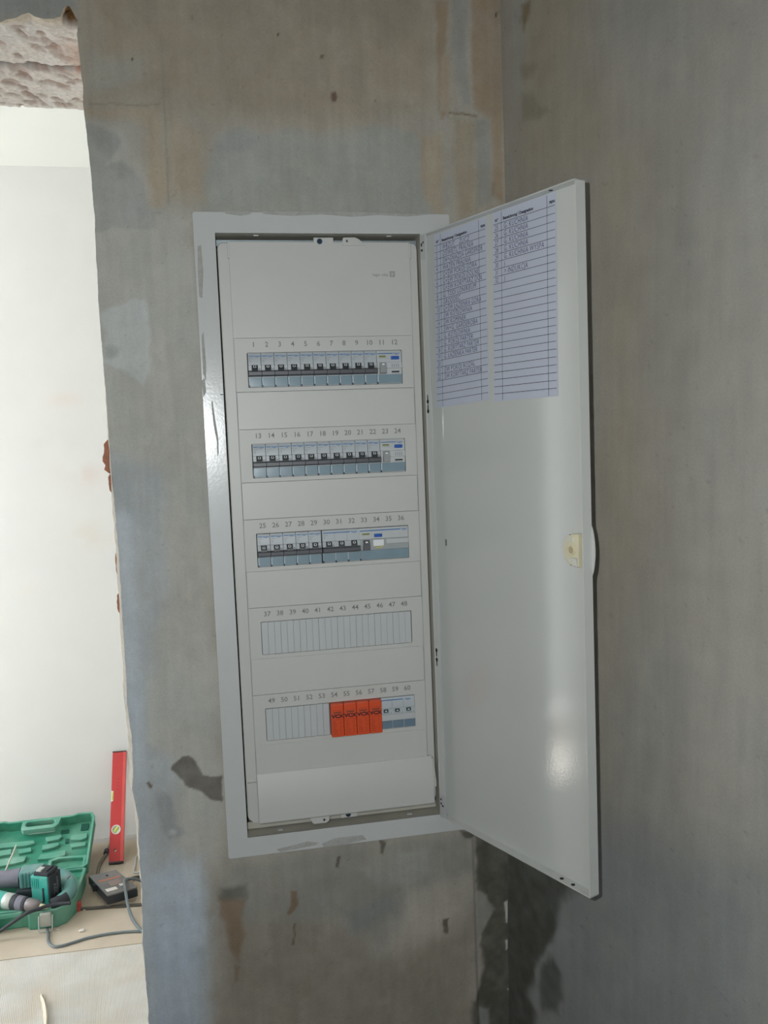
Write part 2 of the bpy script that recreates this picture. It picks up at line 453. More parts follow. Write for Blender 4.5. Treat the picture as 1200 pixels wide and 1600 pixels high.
RIGHT_STAINS=[
 ((141.1,142.8,141.8),0.06,0.03,[(0.084,0.919),(-0.252,1.003),(-0.425,1.039),(-0.424,0.787),(0.196,0.348)]),
 ((161.7,152.7,136.5),0.09,0.02,[(-0.062,2.784),(-0.159,2.688),(-0.169,1.941),(-0.267,1.81),(-0.258,1.326),(-0.178,1.06),(-0.192,1.818),(-0.028,1.832)]),
 ((160.3,157.7,149.4),0.006,0.005,[(-0.035,2.104),(-0.065,2.09),(-0.055,2.013),(-0.049,1.978),(-0.035,1.921),(-0.032,1.997)]),
 ((144.4,137.6,123.5),0.006,0.005,[(-0.05,2.005),(-0.066,2.003),(-0.08,1.99),(-0.072,1.979),(-0.053,1.984)]),
 ((143,136.1,122.1),0.006,0.006,[(-0.049,1.966),(-0.068,1.961),(-0.086,1.938),(-0.103,1.919),(-0.085,1.919),(-0.051,1.929)]),
 ((126,112,90),0.005,0.004,[(-0.053,2.079),(-0.069,2.079),(-0.07,2.064),(-0.056,2.044),(-0.053,2.057)]),
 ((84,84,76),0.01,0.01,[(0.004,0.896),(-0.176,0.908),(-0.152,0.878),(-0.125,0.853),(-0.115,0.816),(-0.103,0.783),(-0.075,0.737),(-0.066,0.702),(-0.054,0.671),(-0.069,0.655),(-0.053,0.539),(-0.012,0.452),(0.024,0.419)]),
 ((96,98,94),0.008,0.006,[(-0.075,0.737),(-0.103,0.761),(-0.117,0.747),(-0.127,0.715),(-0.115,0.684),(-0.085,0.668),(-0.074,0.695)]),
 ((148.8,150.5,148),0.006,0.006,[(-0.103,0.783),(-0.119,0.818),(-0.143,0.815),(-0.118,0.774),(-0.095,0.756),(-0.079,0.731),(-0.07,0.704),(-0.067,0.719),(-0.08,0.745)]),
]
EDGE=[(2.077,-0.194),(2.052,-0.194),(2.038,-0.195),(2.012,-0.194),(1.978,-0.193),(1.946,-0.193),(1.918,-0.192),(1.898,-0.191),(1.878,-0.19),(1.848,-0.189),(1.808,-0.188),(1.756,-0.189),(1.694,-0.19),(1.64,-0.19),(1.568,-0.189),(1.518,-0.189),(1.469,-0.189),(1.419,-0.187),(1.354,-0.186),(1.31,-0.186),(1.256,-0.186),(1.2,-0.186),(1.144,-0.187),(1.11,-0.185),(1.087,-0.185),(1.072,-0.186),(1.058,-0.185),(1.035,-0.188),(1.016,-0.185),(0.989,-0.183),(0.958,-0.184),(0.927,-0.185),(0.881,-0.184),(0.81,-0.187),(0.759,-0.187),(0.729,-0.185),(0.693,-0.186)]

# ------------------------------------------------------------------ setting
M_WALL = mat('grey_plaster', (150, 145, 135), rough=0.9, var=0.05, scale=400, bump=0.16, bscale=260, spec=0.25, attr=True)
M_ROUGH = mat('broken_masonry', (190, 175, 160), rough=0.95, var=0.12, scale=160, bump=0.6, bscale=220, spec=0.15, attr=True)
M_WHITEWALL = mat('white_room_paint', (226, 222, 214), rough=0.85, var=0.015, scale=6, bump=0.1, bscale=90, spec=0.2, attr=True)
M_CEIL = mat('white_ceiling_paint', (236, 236, 230), rough=0.9, var=0.01, scale=4, spec=0.2)
M_SCREED = mat('pale_floor_screed', (176, 172, 166), rough=0.9, var=0.1, scale=14, bump=0.3, bscale=120)
M_BRICK = mat('red_brick', (164, 112, 90), rough=0.95, var=0.18, scale=120, bump=0.5, bscale=300)
M_WHITEFRAME = mat('white_window_frame', (235, 235, 235), rough=0.4)

EZ = np.array([e[0] for e in EDGE])[::-1]; EX = np.array([e[1] for e in EDGE])[::-1]
o_ = np.argsort(EZ); EZ, EX = EZ[o_], EX[o_]
def edge_x(z): return np.interp(z, EZ, EX)
def corner_x(z): return np.interp(z, [0.0, 0.6, 1.84, 2.6], [0.332, 0.346, 0.374, 0.376])
WY = -0.009                                    # face of the panel wall
LB = ([-2.6, -0.6, -0.287, -0.272, -0.252, -0.245, -0.225, -0.214, -0.209, -0.203, -0.197, -0.194, 0.5],
      [2.05, 2.05, 2.045, 2.051, 2.058, 2.053, 2.053, 2.056, 2.068, 2.069, 2.058, 2.052, 2.052])
def lintel_z(x): return np.interp(x, *LB) + np.where(x < -0.194, 0.0025 * fbm(x * 90, x * 0 + 3.3, 3, 31), 0)

# panel wall: right of the passage, and the strip above it
zz = np.concatenate([np.arange(0, 0.55, 0.03), np.arange(0.55, 2.052, 0.0021), [2.052]])
uu = np.linspace(0, 1, 270)
Z, U = np.meshgrid(zz, uu, indexing='ij')
E0 = edge_x(Z) + 0.0016 * fbm(Z * 70, Z * 0 + 1.7, 4, 11) + 0.0012 * fbm(Z * 12, Z * 0 + 5.7, 3, 13)
X = E0 + U * (corner_x(Z) - E0)
xb = np.concatenate([np.arange(-1.9, -0.4, 0.05), np.arange(-0.4, -0.195, 0.002), np.arange(-0.195, 0.37, 0.0021), [0.376]])
vb = np.concatenate([np.linspace(0, 0.07, 35), np.linspace(0.09, 0.493, 10)])
V, XB = np.meshgrid(vb, xb, indexing='ij')
ZB = lintel_z(XB); ZB = ZB + V / 0.493 * (2.545 - ZB)
def relief(x, z):
    r = 0.0012 * fbm(x * 16, z * 16, 4, 70) + 0.0005 * fbm(x * 80, z * 80, 2, 71)
    strip = 1 / (1 + np.exp(-(x - 0.2965 + 0.02 * (0 if np.isscalar(z) else 0)) / 0.0008)) * (z < 0.93)
    return r - 0.004 * strip                   # the skim coat stops short of the corner below the cabinet
bl = [(X, WY - relief(X, Z), Z), (XB, WY - relief(XB, ZB), ZB)]
vs, fs = grid_object('wall_front', bl, None, None)
v = np.concatenate(vs); q = np.concatenate(fs)
cx = v[q].mean(1)
q = q[~((cx[:, 0] > -0.05) & (cx[:, 0] < 0.276) & (cx[:, 2] > 0.932) & (cx[:, 2] < 1.80))]
wall_front = struct(link_grid('wall_front', v, q, M_WALL, paint(v[:, 0], v[:, 2], (166, 160, 149), FRONT_PATCHES)))

# right wall, not quite square to the panel wall
RK = 0.33
yy = np.concatenate([np.arange(-3.4, -0.75, 0.05), np.arange(-0.75, -0.01, 0.003), [WY, 0.004, 0.02]])
zr = np.concatenate([np.arange(0, 0.55, 0.05), np.arange(0.55, 2.2, 0.003), np.arange(2.2, 2.56, 0.05)])
Z, Y = np.meshgrid(zr, yy, indexing='ij')
X = corner_x(Z) + RK * (WY - Y) + 0.0015 * fbm(Y * 14, Z * 14, 4, 72)
vs, fs = grid_object('wall_right', [(X, Y, Z)], None, None)
v, q = vs[0], fs[0]
wall_right = struct(link_grid('wall_right', v, q, M_WALL, paint(v[:, 1], v[:, 2], (160, 156, 148), RIGHT_STAINS, 0.3)))

# underside of the passage: stripped, pitted masonry
xs = np.concatenate([np.arange(-1.1, -0.45, 0.02), np.arange(-0.45, -0.188, 0.002), [-0.186]])
ss = np.linspace(0, 1, 170)
S, XS = np.meshgrid(ss, xs, indexing='ij')
YS = WY + S * 0.30
zb0 = lintel_z(XS)
ZS = zb0 * np.clip(1 - S * 12, 0, 1) + (2.052) * np.clip(S * 12, 0, 1)
ZS = ZS + np.where(S > 0.01, 0.0035 * fbm(XS * 30, YS * 30, 4, 21) + 0.0016 * fbm(XS * 140, YS * 140, 3, 22), 0)
rng = random.Random(5)
pit = np.zeros_like(XS); redp = np.zeros_like(XS)
for k in range(210):
    px, py = rng.uniform(-0.62, -0.19), rng.uniform(0.02, 0.285)
    a, b, th = rng.uniform(0.004, 0.008), rng.uniform(0.008, 0.016), rng.uniform(0.3, 1.4)
    dx, dy = XS - px, YS - py
    wob = 0.35 * fbm(XS * 90, YS * 90, 2, 900 + k)
    p1, p2 = dx * math.cos(th) + dy * math.sin(th), -dx * math.sin(th) + dy * math.cos(th)
    g = np.clip(1.15 - (p1 / b) ** 2 - (p2 / a) ** 2 + wob, 0, 1) ** 0.6
    g = np.where((p1 / b) ** 2 + (p2 / a) ** 2 < 2.2, g, 0)
    pit = np.maximum(pit, g * rng.uniform(0.5, 1.0))
crack_y = 0.142 + 0.008 * fbm(XS * 25, XS * 0 + 2.0, 3, 41)
crw = 0.008 + 0.006 * fbm(XS * 22, XS * 0 + 8.0, 2, 44)
crack = np.clip(1.2 - np.abs(YS - crack_y) / np.maximum(crw, 0.001), 0, 1)
ZS = ZS + 0.0055 * pit * (S > 0.03) + 0.018 * crack
hole = np.clip(1.4 - (((XS + 0.201) / 0.010) ** 2 + ((YS - 0.004) / 0.014) ** 2), 0, 1)
ZS = ZS + 0.03 * hole * (S > 0.02)
n1 = np.clip(0.5 + 0.9 * fbm(XS * 26, YS * 26, 4, 23), 0, 1)
redz = np.clip((XS + 0.235) / 0.03, 0, 1) * np.clip(0.6 + 1.2 * fbm(XS * 40, YS * 40, 3, 26), 0, 1) * (S > 0.2)
base = np.array(lin((218, 212, 206)))[None, None] * (1 - n1[..., None] * 0.35) + np.array(lin((206, 192, 182)))[None, None] * n1[..., None] * 0.35
def mixc(c, rgb, a): return c * (1 - a[..., None]) + np.array(lin(rgb))[None, None] * a[..., None]
base = mixc(base, (166, 138, 126), np.clip(pit * 0.9, 0, 1))
base = mixc(base, (176, 124, 96), redz * (0.5 + 0.5 * pit))
base = mixc(base, (118, 112, 108), np.clip(crack * 1.3, 0, 1))  # crack darkened: joint shadow painted in, partly real dirt
base = mixc(base, (206, 192, 172), np.clip(1 - (S - 0.02) * 16, 0, 1) * 0.8)
base = mixc(base, (110, 80, 48), np.clip(hole * 2.5, 0, 1))
vs, fs = grid_object('trim', [(XS, YS, ZS)], None, None)
soffit = struct(link_grid('trim_1', vs[0], fs[0], M_ROUGH, base.reshape(-1, 3)))

# jamb of the passage with broken plaster and bits of brick standing proud
zj = np.concatenate([np.arange(0, 0.6, 0.05), np.arange(0.6, 2.06, 0.003)])
yj = np.array([WY, -0.004, 0.002, 0.008, 0.016, 0.024, 0.034, 0.05, 0.08, 0.13, 0.2, 0.29])
Z, Y = np.meshgrid(zj, yj, indexing='ij')
prot = np.interp(Z, [0.6, 0.93, 0.98, 1.1, 1.2, 1.42, 1.5, 1.9, 2.06], [0.003, 0.0055, 0.0085, 0.009, 0.009, 0.0075, 0.005, 0.004, 0.003])
prot = prot + 0.002 * fbm(Z * 60, Y * 60, 3, 61)
X = edge_x(Z) + 0.0008 - prot * np.clip((Y - WY) / 0.035, 0, 1) ** 0.8 + np.clip((Y - 0.06) / 0.2, 0, 1) * 0.01
vs, fs = grid_object('trim', [(X, Y, Z)], None, None)
v = vs[0]
jc = np.array([lin((216, 208, 194))] * len(v)) * (1 + 0.12 * fbm(v[:, 1] * 60, v[:, 2] * 60, 3, 63))[:, None]
jamb = struct(link_grid('trim_2', v, fs[0], M_ROUGH, jc))
def chip(z0, z1, out, y0, depth):
    m = MB(); n = 9; pts = []
    r_ = random.Random(int(z0 * 1000))
    for k in range(n):
        t = k / (n - 1); z = z0 + (z1 - z0) * t
        w = out * (math.sin(math.pi * t) ** 0.3 if 0 < t < 1 else 0) * r_.uniform(0.5, 1.0)
        e = float(edge_x(np.array([z]))[0])
        pts.append((e - 0.004 - w, z))
    for k in reversed(range(n)):
        t = k / (n - 1); z = z0 + (z1 - z0) * t
        pts.append((float(edge_x(np.array([z]))[0]) + 0.012, z))
    m.prism(pts, y0, y0 + depth, lambda a, b, c: (a, c, b))
    return m
obj('brick', chip(1.470, 1.516, 0.0092, 0.012, 0.06), M_BRICK, jamb)
obj('brick', chip(1.444, 1.469, 0.0032, 0.012, 0.06), M_BRICK, jamb)
obj('brick', chip(1.318, 1.364, 0.0062, 0.030, 0.05), M_BRICK, jamb)
obj('brick', chip(1.268, 1.304, 0.0080, 0.030, 0.05), M_BRICK, jamb)

# far room
gx = np.arange(-2.6, 1.31, 0.02); gz = np.arange(0, 2.56, 0.02)
Z, X = np.meshgrid(np.minimum(gz * 1.006, 2.5455), gx, indexing='ij')
vs, fs = grid_object('w', [(X, X * 0 + 2.199, Z)], None, None)
v = vs[0]
fc = np.array([lin((229, 228, 225))] * len(v))
for (cx_, cz_, rx_, rz_, rgb, st) in ((-0.56, 1.43, 0.10, 0.10, (222, 196, 186), 0.55), (-0.53, 1.19, 0.10, 0.07, (222, 206, 190), 0.5),
                                      (-0.72, 1.55, 0.16, 0.05, (214, 208, 200), 0.4), (-0.8, 0.95, 0.12, 0.12, (234, 222, 214), 0.5), (-0.6, 1.7, 0.1, 0.04, (232, 214, 206), 0.5)):
    g = np.exp(-((v[:, 0] - cx_) / rx_) ** 2 * 2 - ((v[:, 2] - cz_) / rz_) ** 2 * 2) * np.clip(0.5 + 1.2 * fbm(v[:, 0] * 12, v[:, 2] * 12, 3, 77), 0, 1) * st
    fc = fc * (1 - g[:, None]) + np.array(lin(rgb)) * g[:, None]
struct(link_grid('wall_far', v, fs[0], M_WHITEWALL, fc))
m = MB().box(-2.8, 1.4, -3.5, 2.3, 2.545, 2.6)
struct(obj('ceiling', m, M_CEIL))
m = MB().box(-2.8, 1.4, -3.5, 2.3, -0.05, 0.0)
struct(obj('floor', m, M_SCREED))
M_PLAIN = mat('white_room_wall', (228, 224, 217), rough=0.85, var=0.02, scale=6, spec=0.2)
m = MB().box(-2.75, -2.6, 0.29, 0.55, 0, 2.545).box(-2.75, -2.6, 1.95, 2.2, 0, 2.545).box(-2.75, -2.6, 0.55, 1.95, 0, 0.10).box(-2.75, -2.6, 0.55, 1.95, 2.25, 2.545)
struct(obj('wall_left', m, M_PLAIN))
win = MB()
for a in (0.55, 1.15, 1.90): win.box(-2.66, -2.61, a, a + 0.05, 0.10, 2.25)
for b in (0.10, 2.20): win.box(-2.66, -2.61, 0.6, 1.9, b, b + 0.05)
struct(obj('window_1', win, M_WHITEFRAME))
m = MB().box(1.3, 1.4, 0.29, 2.2, 0, 2.545)
struct(obj('wall_side', m, M_PLAIN))
m = MB().box(-0.175, 1.3, 0.278, 0.292, 0, 2.545).box(-2.6, -1.14, 0.0, 0.292, 0, 2.545).box(-1.14, -0.175, 0.278, 0.292, 2.07, 2.545)
struct(obj('wall_partition', m, M_PLAIN))
M_BARE = mat('bare_grey_wall', (158, 154, 146), rough=0.9, var=0.06, scale=5, spec=0.2)
struct(obj('wall_back', MB().box(-2.8, 1.6, -3.5, -3.4, 0, 2.545), M_BARE))
struct(obj('wall_near_left', MB().box(-2.75, -2.6, -3.4, 0.29, 0, 2.545), M_BARE))

# ------------------------------------------------------------------ distribution cabinet
M_FRAME = mat('white_powder_coat', (194, 195, 193), rough=0.2, var=0.015, scale=40, bump=0.035, bscale=260, spec=0.5)
M_DOOR = mat('white_door_enamel', (203, 204, 200), rough=0.07, var=0.012, scale=10, bump=0.03, bscale=330, spec=0.6)
M_COVER = mat('white_cover_plastic', (193, 192, 187), rough=0.42, var=0.015, scale=20)
M_INSERT = mat('white_insert_plastic', (192, 191, 186), rough=0.45, var=0.012, scale=20)
M_REVEAL = mat('reveal_beige_grey', (176, 172, 160), rough=0.6, var=0.06, scale=30)  # toned darker and beiger than the frame's white
M_STEEL = mat('galvanised_steel', (150, 160, 164), rough=0.45, metal=0.7, var=0.08, scale=80)
M_SCREW = mat('blued_screw', (70, 92, 112), rough=0.35, metal=0.8)
M_DARK = mat('dark_interior', (62, 64, 58), rough=0.8)
M_PRINT = mat('grey_print', (126, 125, 122), rough=0.6)
M_BLACK = mat('black_hole', (26, 28, 28), rough=0.8)
M_CREAM = mat('cream_lock_plastic', (222, 214, 184), rough=0.4)
M_CREAM2 = mat('pale_cream_plastic', (216, 214, 202), rough=0.4)
M_SMEAR = mat('plaster_smear', (166, 165, 160), rough=0.95, var=0.1, scale=200)
M_MARK = mat('pencil_mark', (120, 120, 122), rough=0.8)

FX0, FX1, FZ0, FZ1 = -0.0634, 0.2902, 0.919, 1.8136
OX0, OX1, OZ0, OZ1 = -0.0348, 0.2468, 0.9468, 1.786
FY = -0.012
P0 = Vector(((FX0 + FX1) / 2, WY, FZ0))
cab = thing('distribution_cabinet', 'tall white flush-mounted electrical cabinet with its door open in the grey plaster wall', 'electrical panel', P0)
def W(dy=0.0):
    return lambda a, b, c: (a - P0.x, c + dy - P0.y, b - P0.z)
def PB(x0, x1, y0, y1, z0, z1, r=0.0, mb=None):
    mb = mb or MB()
    a = (x0 - P0.x, x1 - P0.x, y0 - P0.y, y1 - P0.y, z0 - P0.z, z1 - P0.z)
    return mb.bbox(*a, r=r) if r else mb.box(*a)

fr = MB().plate(rect(FX0, FX1, FZ0, FZ1, 0.004), [rect(OX0, OX1, OZ0, OZ1)], 0.0035, W(FY + 0.00175), bevel=0.0008)
fr.v = [(x, y + 0.02 * max(0.0, min(x + P0.x, -0.034) + 0.0634) - 0.02 * 0.0294 * 0, z) if x + P0.x < -0.03 else (x, y, z) for x, y, z in fr.v]   # the left flange is bent in a little
frame = obj('frame', fr, M_FRAME, cab)
rv = MB()
for (a, b, c_, d) in ((OX0 - 0.0016, OX0, OZ0, OZ1), (OX1, OX1 + 0.0016, OZ0, OZ1), (OX0 - 0.0016, OX1 + 0.0016, OZ0 - 0.0016, OZ0), (OX0 - 0.0016, OX1 + 0.0016, OZ1, OZ1 + 0.0016)):
    PB(a, b, FY + 0.002, 0.052, c_, d, mb=rv)
obj('reveal', rv, M_REVEAL, frame)['label'] = 'greyish inner return of the white frame'
for (x, z) in ((0.020, OZ1 - 0.0012), (0.205, OZ1 - 0.0012)):
    obj('rivet', MB().bbox(x - 0.0035 - P0.x, x + 0.0035 - P0.x, 0.000 - P0.y, 0.006 - P0.y, z - P0.z, z + 0.0016 - P0.z, r=0.0006), M_FRAME, frame)
for (x, z) in ((0.012, OZ0), (0.203, OZ0)):
    obj('rivet', MB().bbox(x - 0.0035 - P0.x, x + 0.0035 - P0.x, 0.000 - P0.y, 0.006 - P0.y, z - 0.0004 - P0.z, z + 0.0012 - P0.z, r=0.0006), M_FRAME, frame)
# back box behind the cover
bx = MB()
PB(OX0 - 0.012, OX1 + 0.012, 0.098, 0.1, OZ0 - 0.012, OZ1 + 0.012, mb=bx)
for (a, b, c_, d) in ((OX0 - 0.013, OX0 - 0.011, OZ0 - 0.012, OZ1 + 0.012), (OX1 + 0.011, OX1 + 0.013, OZ0 - 0.012, OZ1 + 0.012), (OX0 - 0.013, OX1 + 0.013, OZ0 - 0.014, OZ0 - 0.012), (OX0 - 0.013, OX1 + 0.013, OZ1 + 0.012, OZ1 + 0.014)):
    PB(a, b, 0.05, 0.1, c_, d, mb=bx)
box = obj('back_box', bx, M_STEEL, cab)
box['label'] = 'galvanised back box behind the white cover'
st = MB()
PB(-0.034, 0.246, 0.010, 0.012, 1.7735, 1.7815, mb=st)
obj('mounting_rail', st, M_STEEL, box)
st = MB()
PB(-0.034, 0.246, 0.012, 0.014, 0.949, 0.959, mb=st)
obj('mounting_rail', st, M_REVEAL, box)
dk = MB()
PB(-0.0345, 0.2466, 0.053, 0.055, 0.947, 1.786, mb=dk)
obj('interior_sheet', dk, M_DARK, box)  # dark sheet put in behind the cover, seen through its gaps

# contact-protection cover: flank tray, raised centre panel with five device slots
ROWS = [1.627 - 0.125 * i for i in range(5)]
SLOT_H = 0.0475
SX0, SX1 = -0.0006, 0.2168
CX0, CX1, CZ0, CZ1 = -0.0331, 0.2456, 0.9625, 1.7775
slots = [rect(SX0, SX1, z - SLOT_H + 0.0005, z + 0.0005, 0.001, 2) for z in ROWS]
ins = [rect(-0.0171, 0.2332, z - 0.0528, z + 0.0204, 0.0008, 2) for z in ROWS]
tray = MB().plate(rect(CX0, CX1, CZ0, CZ1, 0.009), [rect(SX0 - 0.002, SX1 + 0.002, z - SLOT_H - 0.002, z + 0.002) for z in ROWS], 0.0038, W(0.0060), bevel=0.0022)
cover = obj('cover', tray, M_COVER, cab)
cover['label'] = 'white plastic inner cover with five device rows'
cp = MB().plate(rect(-0.0180, 0.2342, CZ0, CZ1, 0.002), [rect(-0.0165, 0.2326, z - 0.0530, z + 0.0206, 0.0012, 2) for z in ROWS], 0.0045, W(0.0025), bevel=0.0008)
obj('centre_panel', cp, M_COVER, cover)
for k in range(5):
    m = MB().plate(ins[k], [slots[k]], 0.004, W(0.0015), bevel=0.0003)
    obj('row_insert', m, M_INSERT, cover)
# corner ribs at the top of the cover
for x in (-0.0195, 0.2325):
    obj('rib', PB(x, x + 0.003, -0.0012, 0.003, 1.755, 1.7755, r=0.0005), M_COVER, cover)
# curved lower lip
prof = [(0.002, 1.0330), (-0.0006, 1.0325), (-0.0030, 1.0240), (-0.0062, 1.0110), (-0.0088, 0.9960), (-0.0096, 0.9840), (-0.0096, 0.9650), (-0.0080, 0.9628), (0.002, 0.9628)]
m = MB().prism(prof, -0.0171, 0.2395, lambda y, z, c: (c - P0.x, y - P0.y, z - P0.z))
obj('lower_lip', m, M_COVER, cover)
m = MB().prism([(-0.0306, 1.0215), (-0.018, 1.0215), (-0.018, 0.9627), (-0.0245, 0.9632), (-0.0285, 0.967), (-0.0306, 0.974)], -0.0010, 0.0045, W())
obj('side_lip', m, M_COVER, cover)
m = MB().prism([(0.2395, 1.03), (0.2412, 1.03), (0.2446, 0.995), (0.2446, 0.987), (0.2395, 0.984)], -0.004, 0.004, W())
obj('side_lip', m, M_COVER, cover)
# tabs and screws, top and bottom
m = MB().plate([(0.1385, 1.772), (0.1385, 1.7805), (0.1400, 1.7830), (0.1560, 1.7835), (0.1615, 1.7810), (0.1690, 1.7745), (0.170, 1.772)], [], 0.0022, W(-0.0008), bevel=0.0006)
t1 = obj('lift_tab', m, M_COVER, cover)
m = MB()
PB(0.1432, 0.1462, -0.0024, -0.0017, 1.7775, 1.7785, mb=m); PB(0.1441, 0.1451, -0.0024, -0.0017, 1.7762, 1.7802, mb=m)
obj('cross_slot', m, M_BLACK, t1)
m = MB().plate([(0.0555, 0.966), (0.0555, 0.9600), (0.0590, 0.9535), (0.0620, 0.9522), (0.0790, 0.9522), (0.0830, 0.955), (0.0838, 0.966)], [], 0.0022, W(-0.0046), bevel=0.0006)
t2 = obj('lift_tab', m, M_COVER, cover)
m = MB()
PB(0.0735, 0.0775, -0.0064, -0.0055, 0.9568, 0.9578, mb=m); PB(0.0750, 0.0761, -0.0064, -0.0055, 0.9552, 0.9592, mb=m)
obj('cross_slot', m, M_BLACK, t2)
for (x0, x1, z0, z1, sx, sz, yy0) in ((0.0985, 0.1262, 1.7725, 1.7832, 0.1068, 1.7778, 0.000), (0.1000, 0.1245, 0.9555, 0.9655, 0.1110, 0.9606, -0.004)):
    br = obj('bracket', PB(x0, x1, yy0, yy0 + 0.003, z0, z1, r=0.0006), M_COVER, cab)
    R = Matrix.Translation(Vector((sx - P0.x, yy0 - 0.0018 - P0.y, sz - P0.z))) @ Matrix.Rotation(math.radians(-90), 4, 'X')
    obj('screw', MB().lathe([(0.0001, 0.0), (0.0030, 0.0), (0.0038, 0.0008), (0.0038, 0.0025)], R, 18), M_SCREW, br)
    R2 = Matrix.Translation(Vector((sx - P0.x, yy0 - 0.0020 - P0.y, sz - P0.z)))
    s_ = MB().box(-0.0022, 0.0022, -0.0002, 0.0003, -0.0004, 0.0004).box(-0.0004, 0.0004, -0.0002, 0.0003, -0.0022, 0.0022)
    s_.v = [(R2 @ Vector(p))[:] for p in s_.v]
    obj('screw_slot', s_, M_BLACK, br)
# printed slot numbers
n = 1
for k in range(5):
    for j in range(12):
        m = MB().text(str(n), 0.0098, (lambda a, b, c, x=0.009 + 0.01795 * j, z=ROWS[k] + 0.0112: (a + x - P0.x, -0.0009 - P0.y, b + z - P0.z)), offset=0.00012)
        obj('slot_number', m, M_PRINT, cover, smooth=False)
        n += 1
m = MB().text('hager volta', 0.0058, lambda a, b, c: (a + 0.1905 - P0.x, -0.0003 - P0.y, b + 1.7322 - P0.z), stretch=0.85)
lg = obj('printed_mark', m, M_PRINT, cover, smooth=False)
m = MB().plate(rect(0.2040, 0.2112, 1.7293, 1.7370), [rect(0.2047, 0.2105, 1.7300, 1.7363)], 0.0002, W(-0.0003))
m.plate(rect(0.2055, 0.2097, 1.7310, 1.7354), [rect(0.2062, 0.2090, 1.7317, 1.7347)], 0.0002, W(-0.0003))
obj('printed_mark', m, M_PRINT, cover, smooth=False)
# plaster smeared over the frame's edge
def smear(poly, y=FY - 0.0001):
    return MB().plate(poly, [], 0.0006, W(y), bevel=0.0002)
fs_ = [[(-0.0520, 1.560), (-0.0500, 1.564), (-0.0490, 1.548), (-0.0470, 1.528), (-0.0452, 1.512), (-0.0458, 1.492), (-0.0478, 1.486), (-0.0476, 1.508), (-0.0505, 1.530)],
       [(-0.0585, 1.768), (-0.0540, 1.770), (-0.0530, 1.735), (-0.0560, 1.700), (-0.0600, 1.702), (-0.0600, 1.740)],
       [(-0.0600, 1.650), (-0.0570, 1.655), (-0.0560, 1.610), (-0.0575, 1.590), (-0.0605, 1.600)],
       [(-0.0630, 1.590), (-0.0590, 1.594), (-0.0580, 1.575), (-0.0620, 1.568)],
       [(0.0050, 0.9250), (0.0500, 0.9310), (0.0650, 0.9270), (0.0600, 0.9240), (0.0100, 0.9205)],
       [(0.0700, 0.9250), (0.0900, 0.9310), (0.1300, 0.9300), (0.1350, 0.9230), (0.1000, 0.9196), (0.0720, 0.9200)],
       [(0.0300, 1.8110), (0.0700, 1.8090), (0.1100, 1.8115), (0.1500, 1.8085), (0.1900, 1.8112), (0.2300, 1.8095), (0.2600, 1.8128), (0.1500, 1.8150), (0.0300, 1.8150)],
       [(-0.0200, 1.8110), (0.0000, 1.8085), (0.0150, 1.8110), (0.0120, 1.8148), (-0.0200, 1.8148)]]
for p in fs_: obj('plaster_smear', smear(p), M_SMEAR, frame)['label'] = 'grey plaster smear on the white frame'
m = MB(); PB(-0.0395, -0.0345 - 0.0010, FY - 0.0003, FY + 0.001, 1.5705, 1.5717, mb=m)
obj('scratch', m, M_MARK, frame)

# ------------------------------------------------------------------ door of the cabinet, open by about 112 degrees
HX, HY = OX1 - 0.0005, FY - 0.0004
DU = (0.3946, -0.9189); DNV = (-0.9189, -0.3946)
DL, DZ0, DZ1, DT = 0.2925, 0.9440, 1.7842, 0.0150
def PW(u): return 0.0119 + (u - 0.146) * 0.012      # the sheet sits a touch askew in its rims
def D(u, z, w):                                  # u along the door, w from the rim plane towards its outer face
    return (HX + DU[0] * u - DNV[0] * w - P0.x, HY + DU[1] * u - DNV[1] * w - P0.y, z - P0.z)
def Dw(u, z, w):
    p = D(u, z, w); return (p[0] + P0.x, p[1] + P0.y, p[2] + P0.z)
def dbox(mb, u0, u1, z0, z1, w0, w1, fn=D):
    v = [fn(u, z, w) for u in (u0, u1) for z in (z0, z1) for w in (w0, w1)]
    return mb.add(v, [(0, 1, 3, 2), (4, 6, 7, 5), (0, 4, 5, 1), (2, 3, 7, 6), (0, 2, 6, 4), (1, 5, 7, 3)])
m = MB()
m.plate(rect(0, DL, DZ0, DZ1, 0.0012, 2), [], 0.0016, lambda a, b, c: D(a, b, c + PW(a) + 0.0008), bevel=0.0004)
door = obj('door', m, M_DOOR, cab)
door['label'] = 'glossy white sheet-steel door of the cabinet, swung open'
rim = MB()
dbox(rim, 0.0, DL, DZ1 - 0.0014, DZ1, 0.0, DT - 0.001)
dbox(rim, 0.0, DL, DZ0, DZ0 + 0.0014, 0.0, DT - 0.001)
dbox(rim, DL - 0.0014, DL, DZ0, DZ1, 0.0, DT - 0.001)
dbox(rim, 0.0, 0.0014, DZ0, DZ1, 0.0, DT - 0.001)
obj('door_rim', rim, M_DOOR, door)
hs = MB(); dbox(hs, 0.0, 0.0135, DZ0 + 0.001, DZ1 - 0.001, 0.0004, 0.0014)
hstrip = obj('hinge_strip', hs, M_DOOR, door)
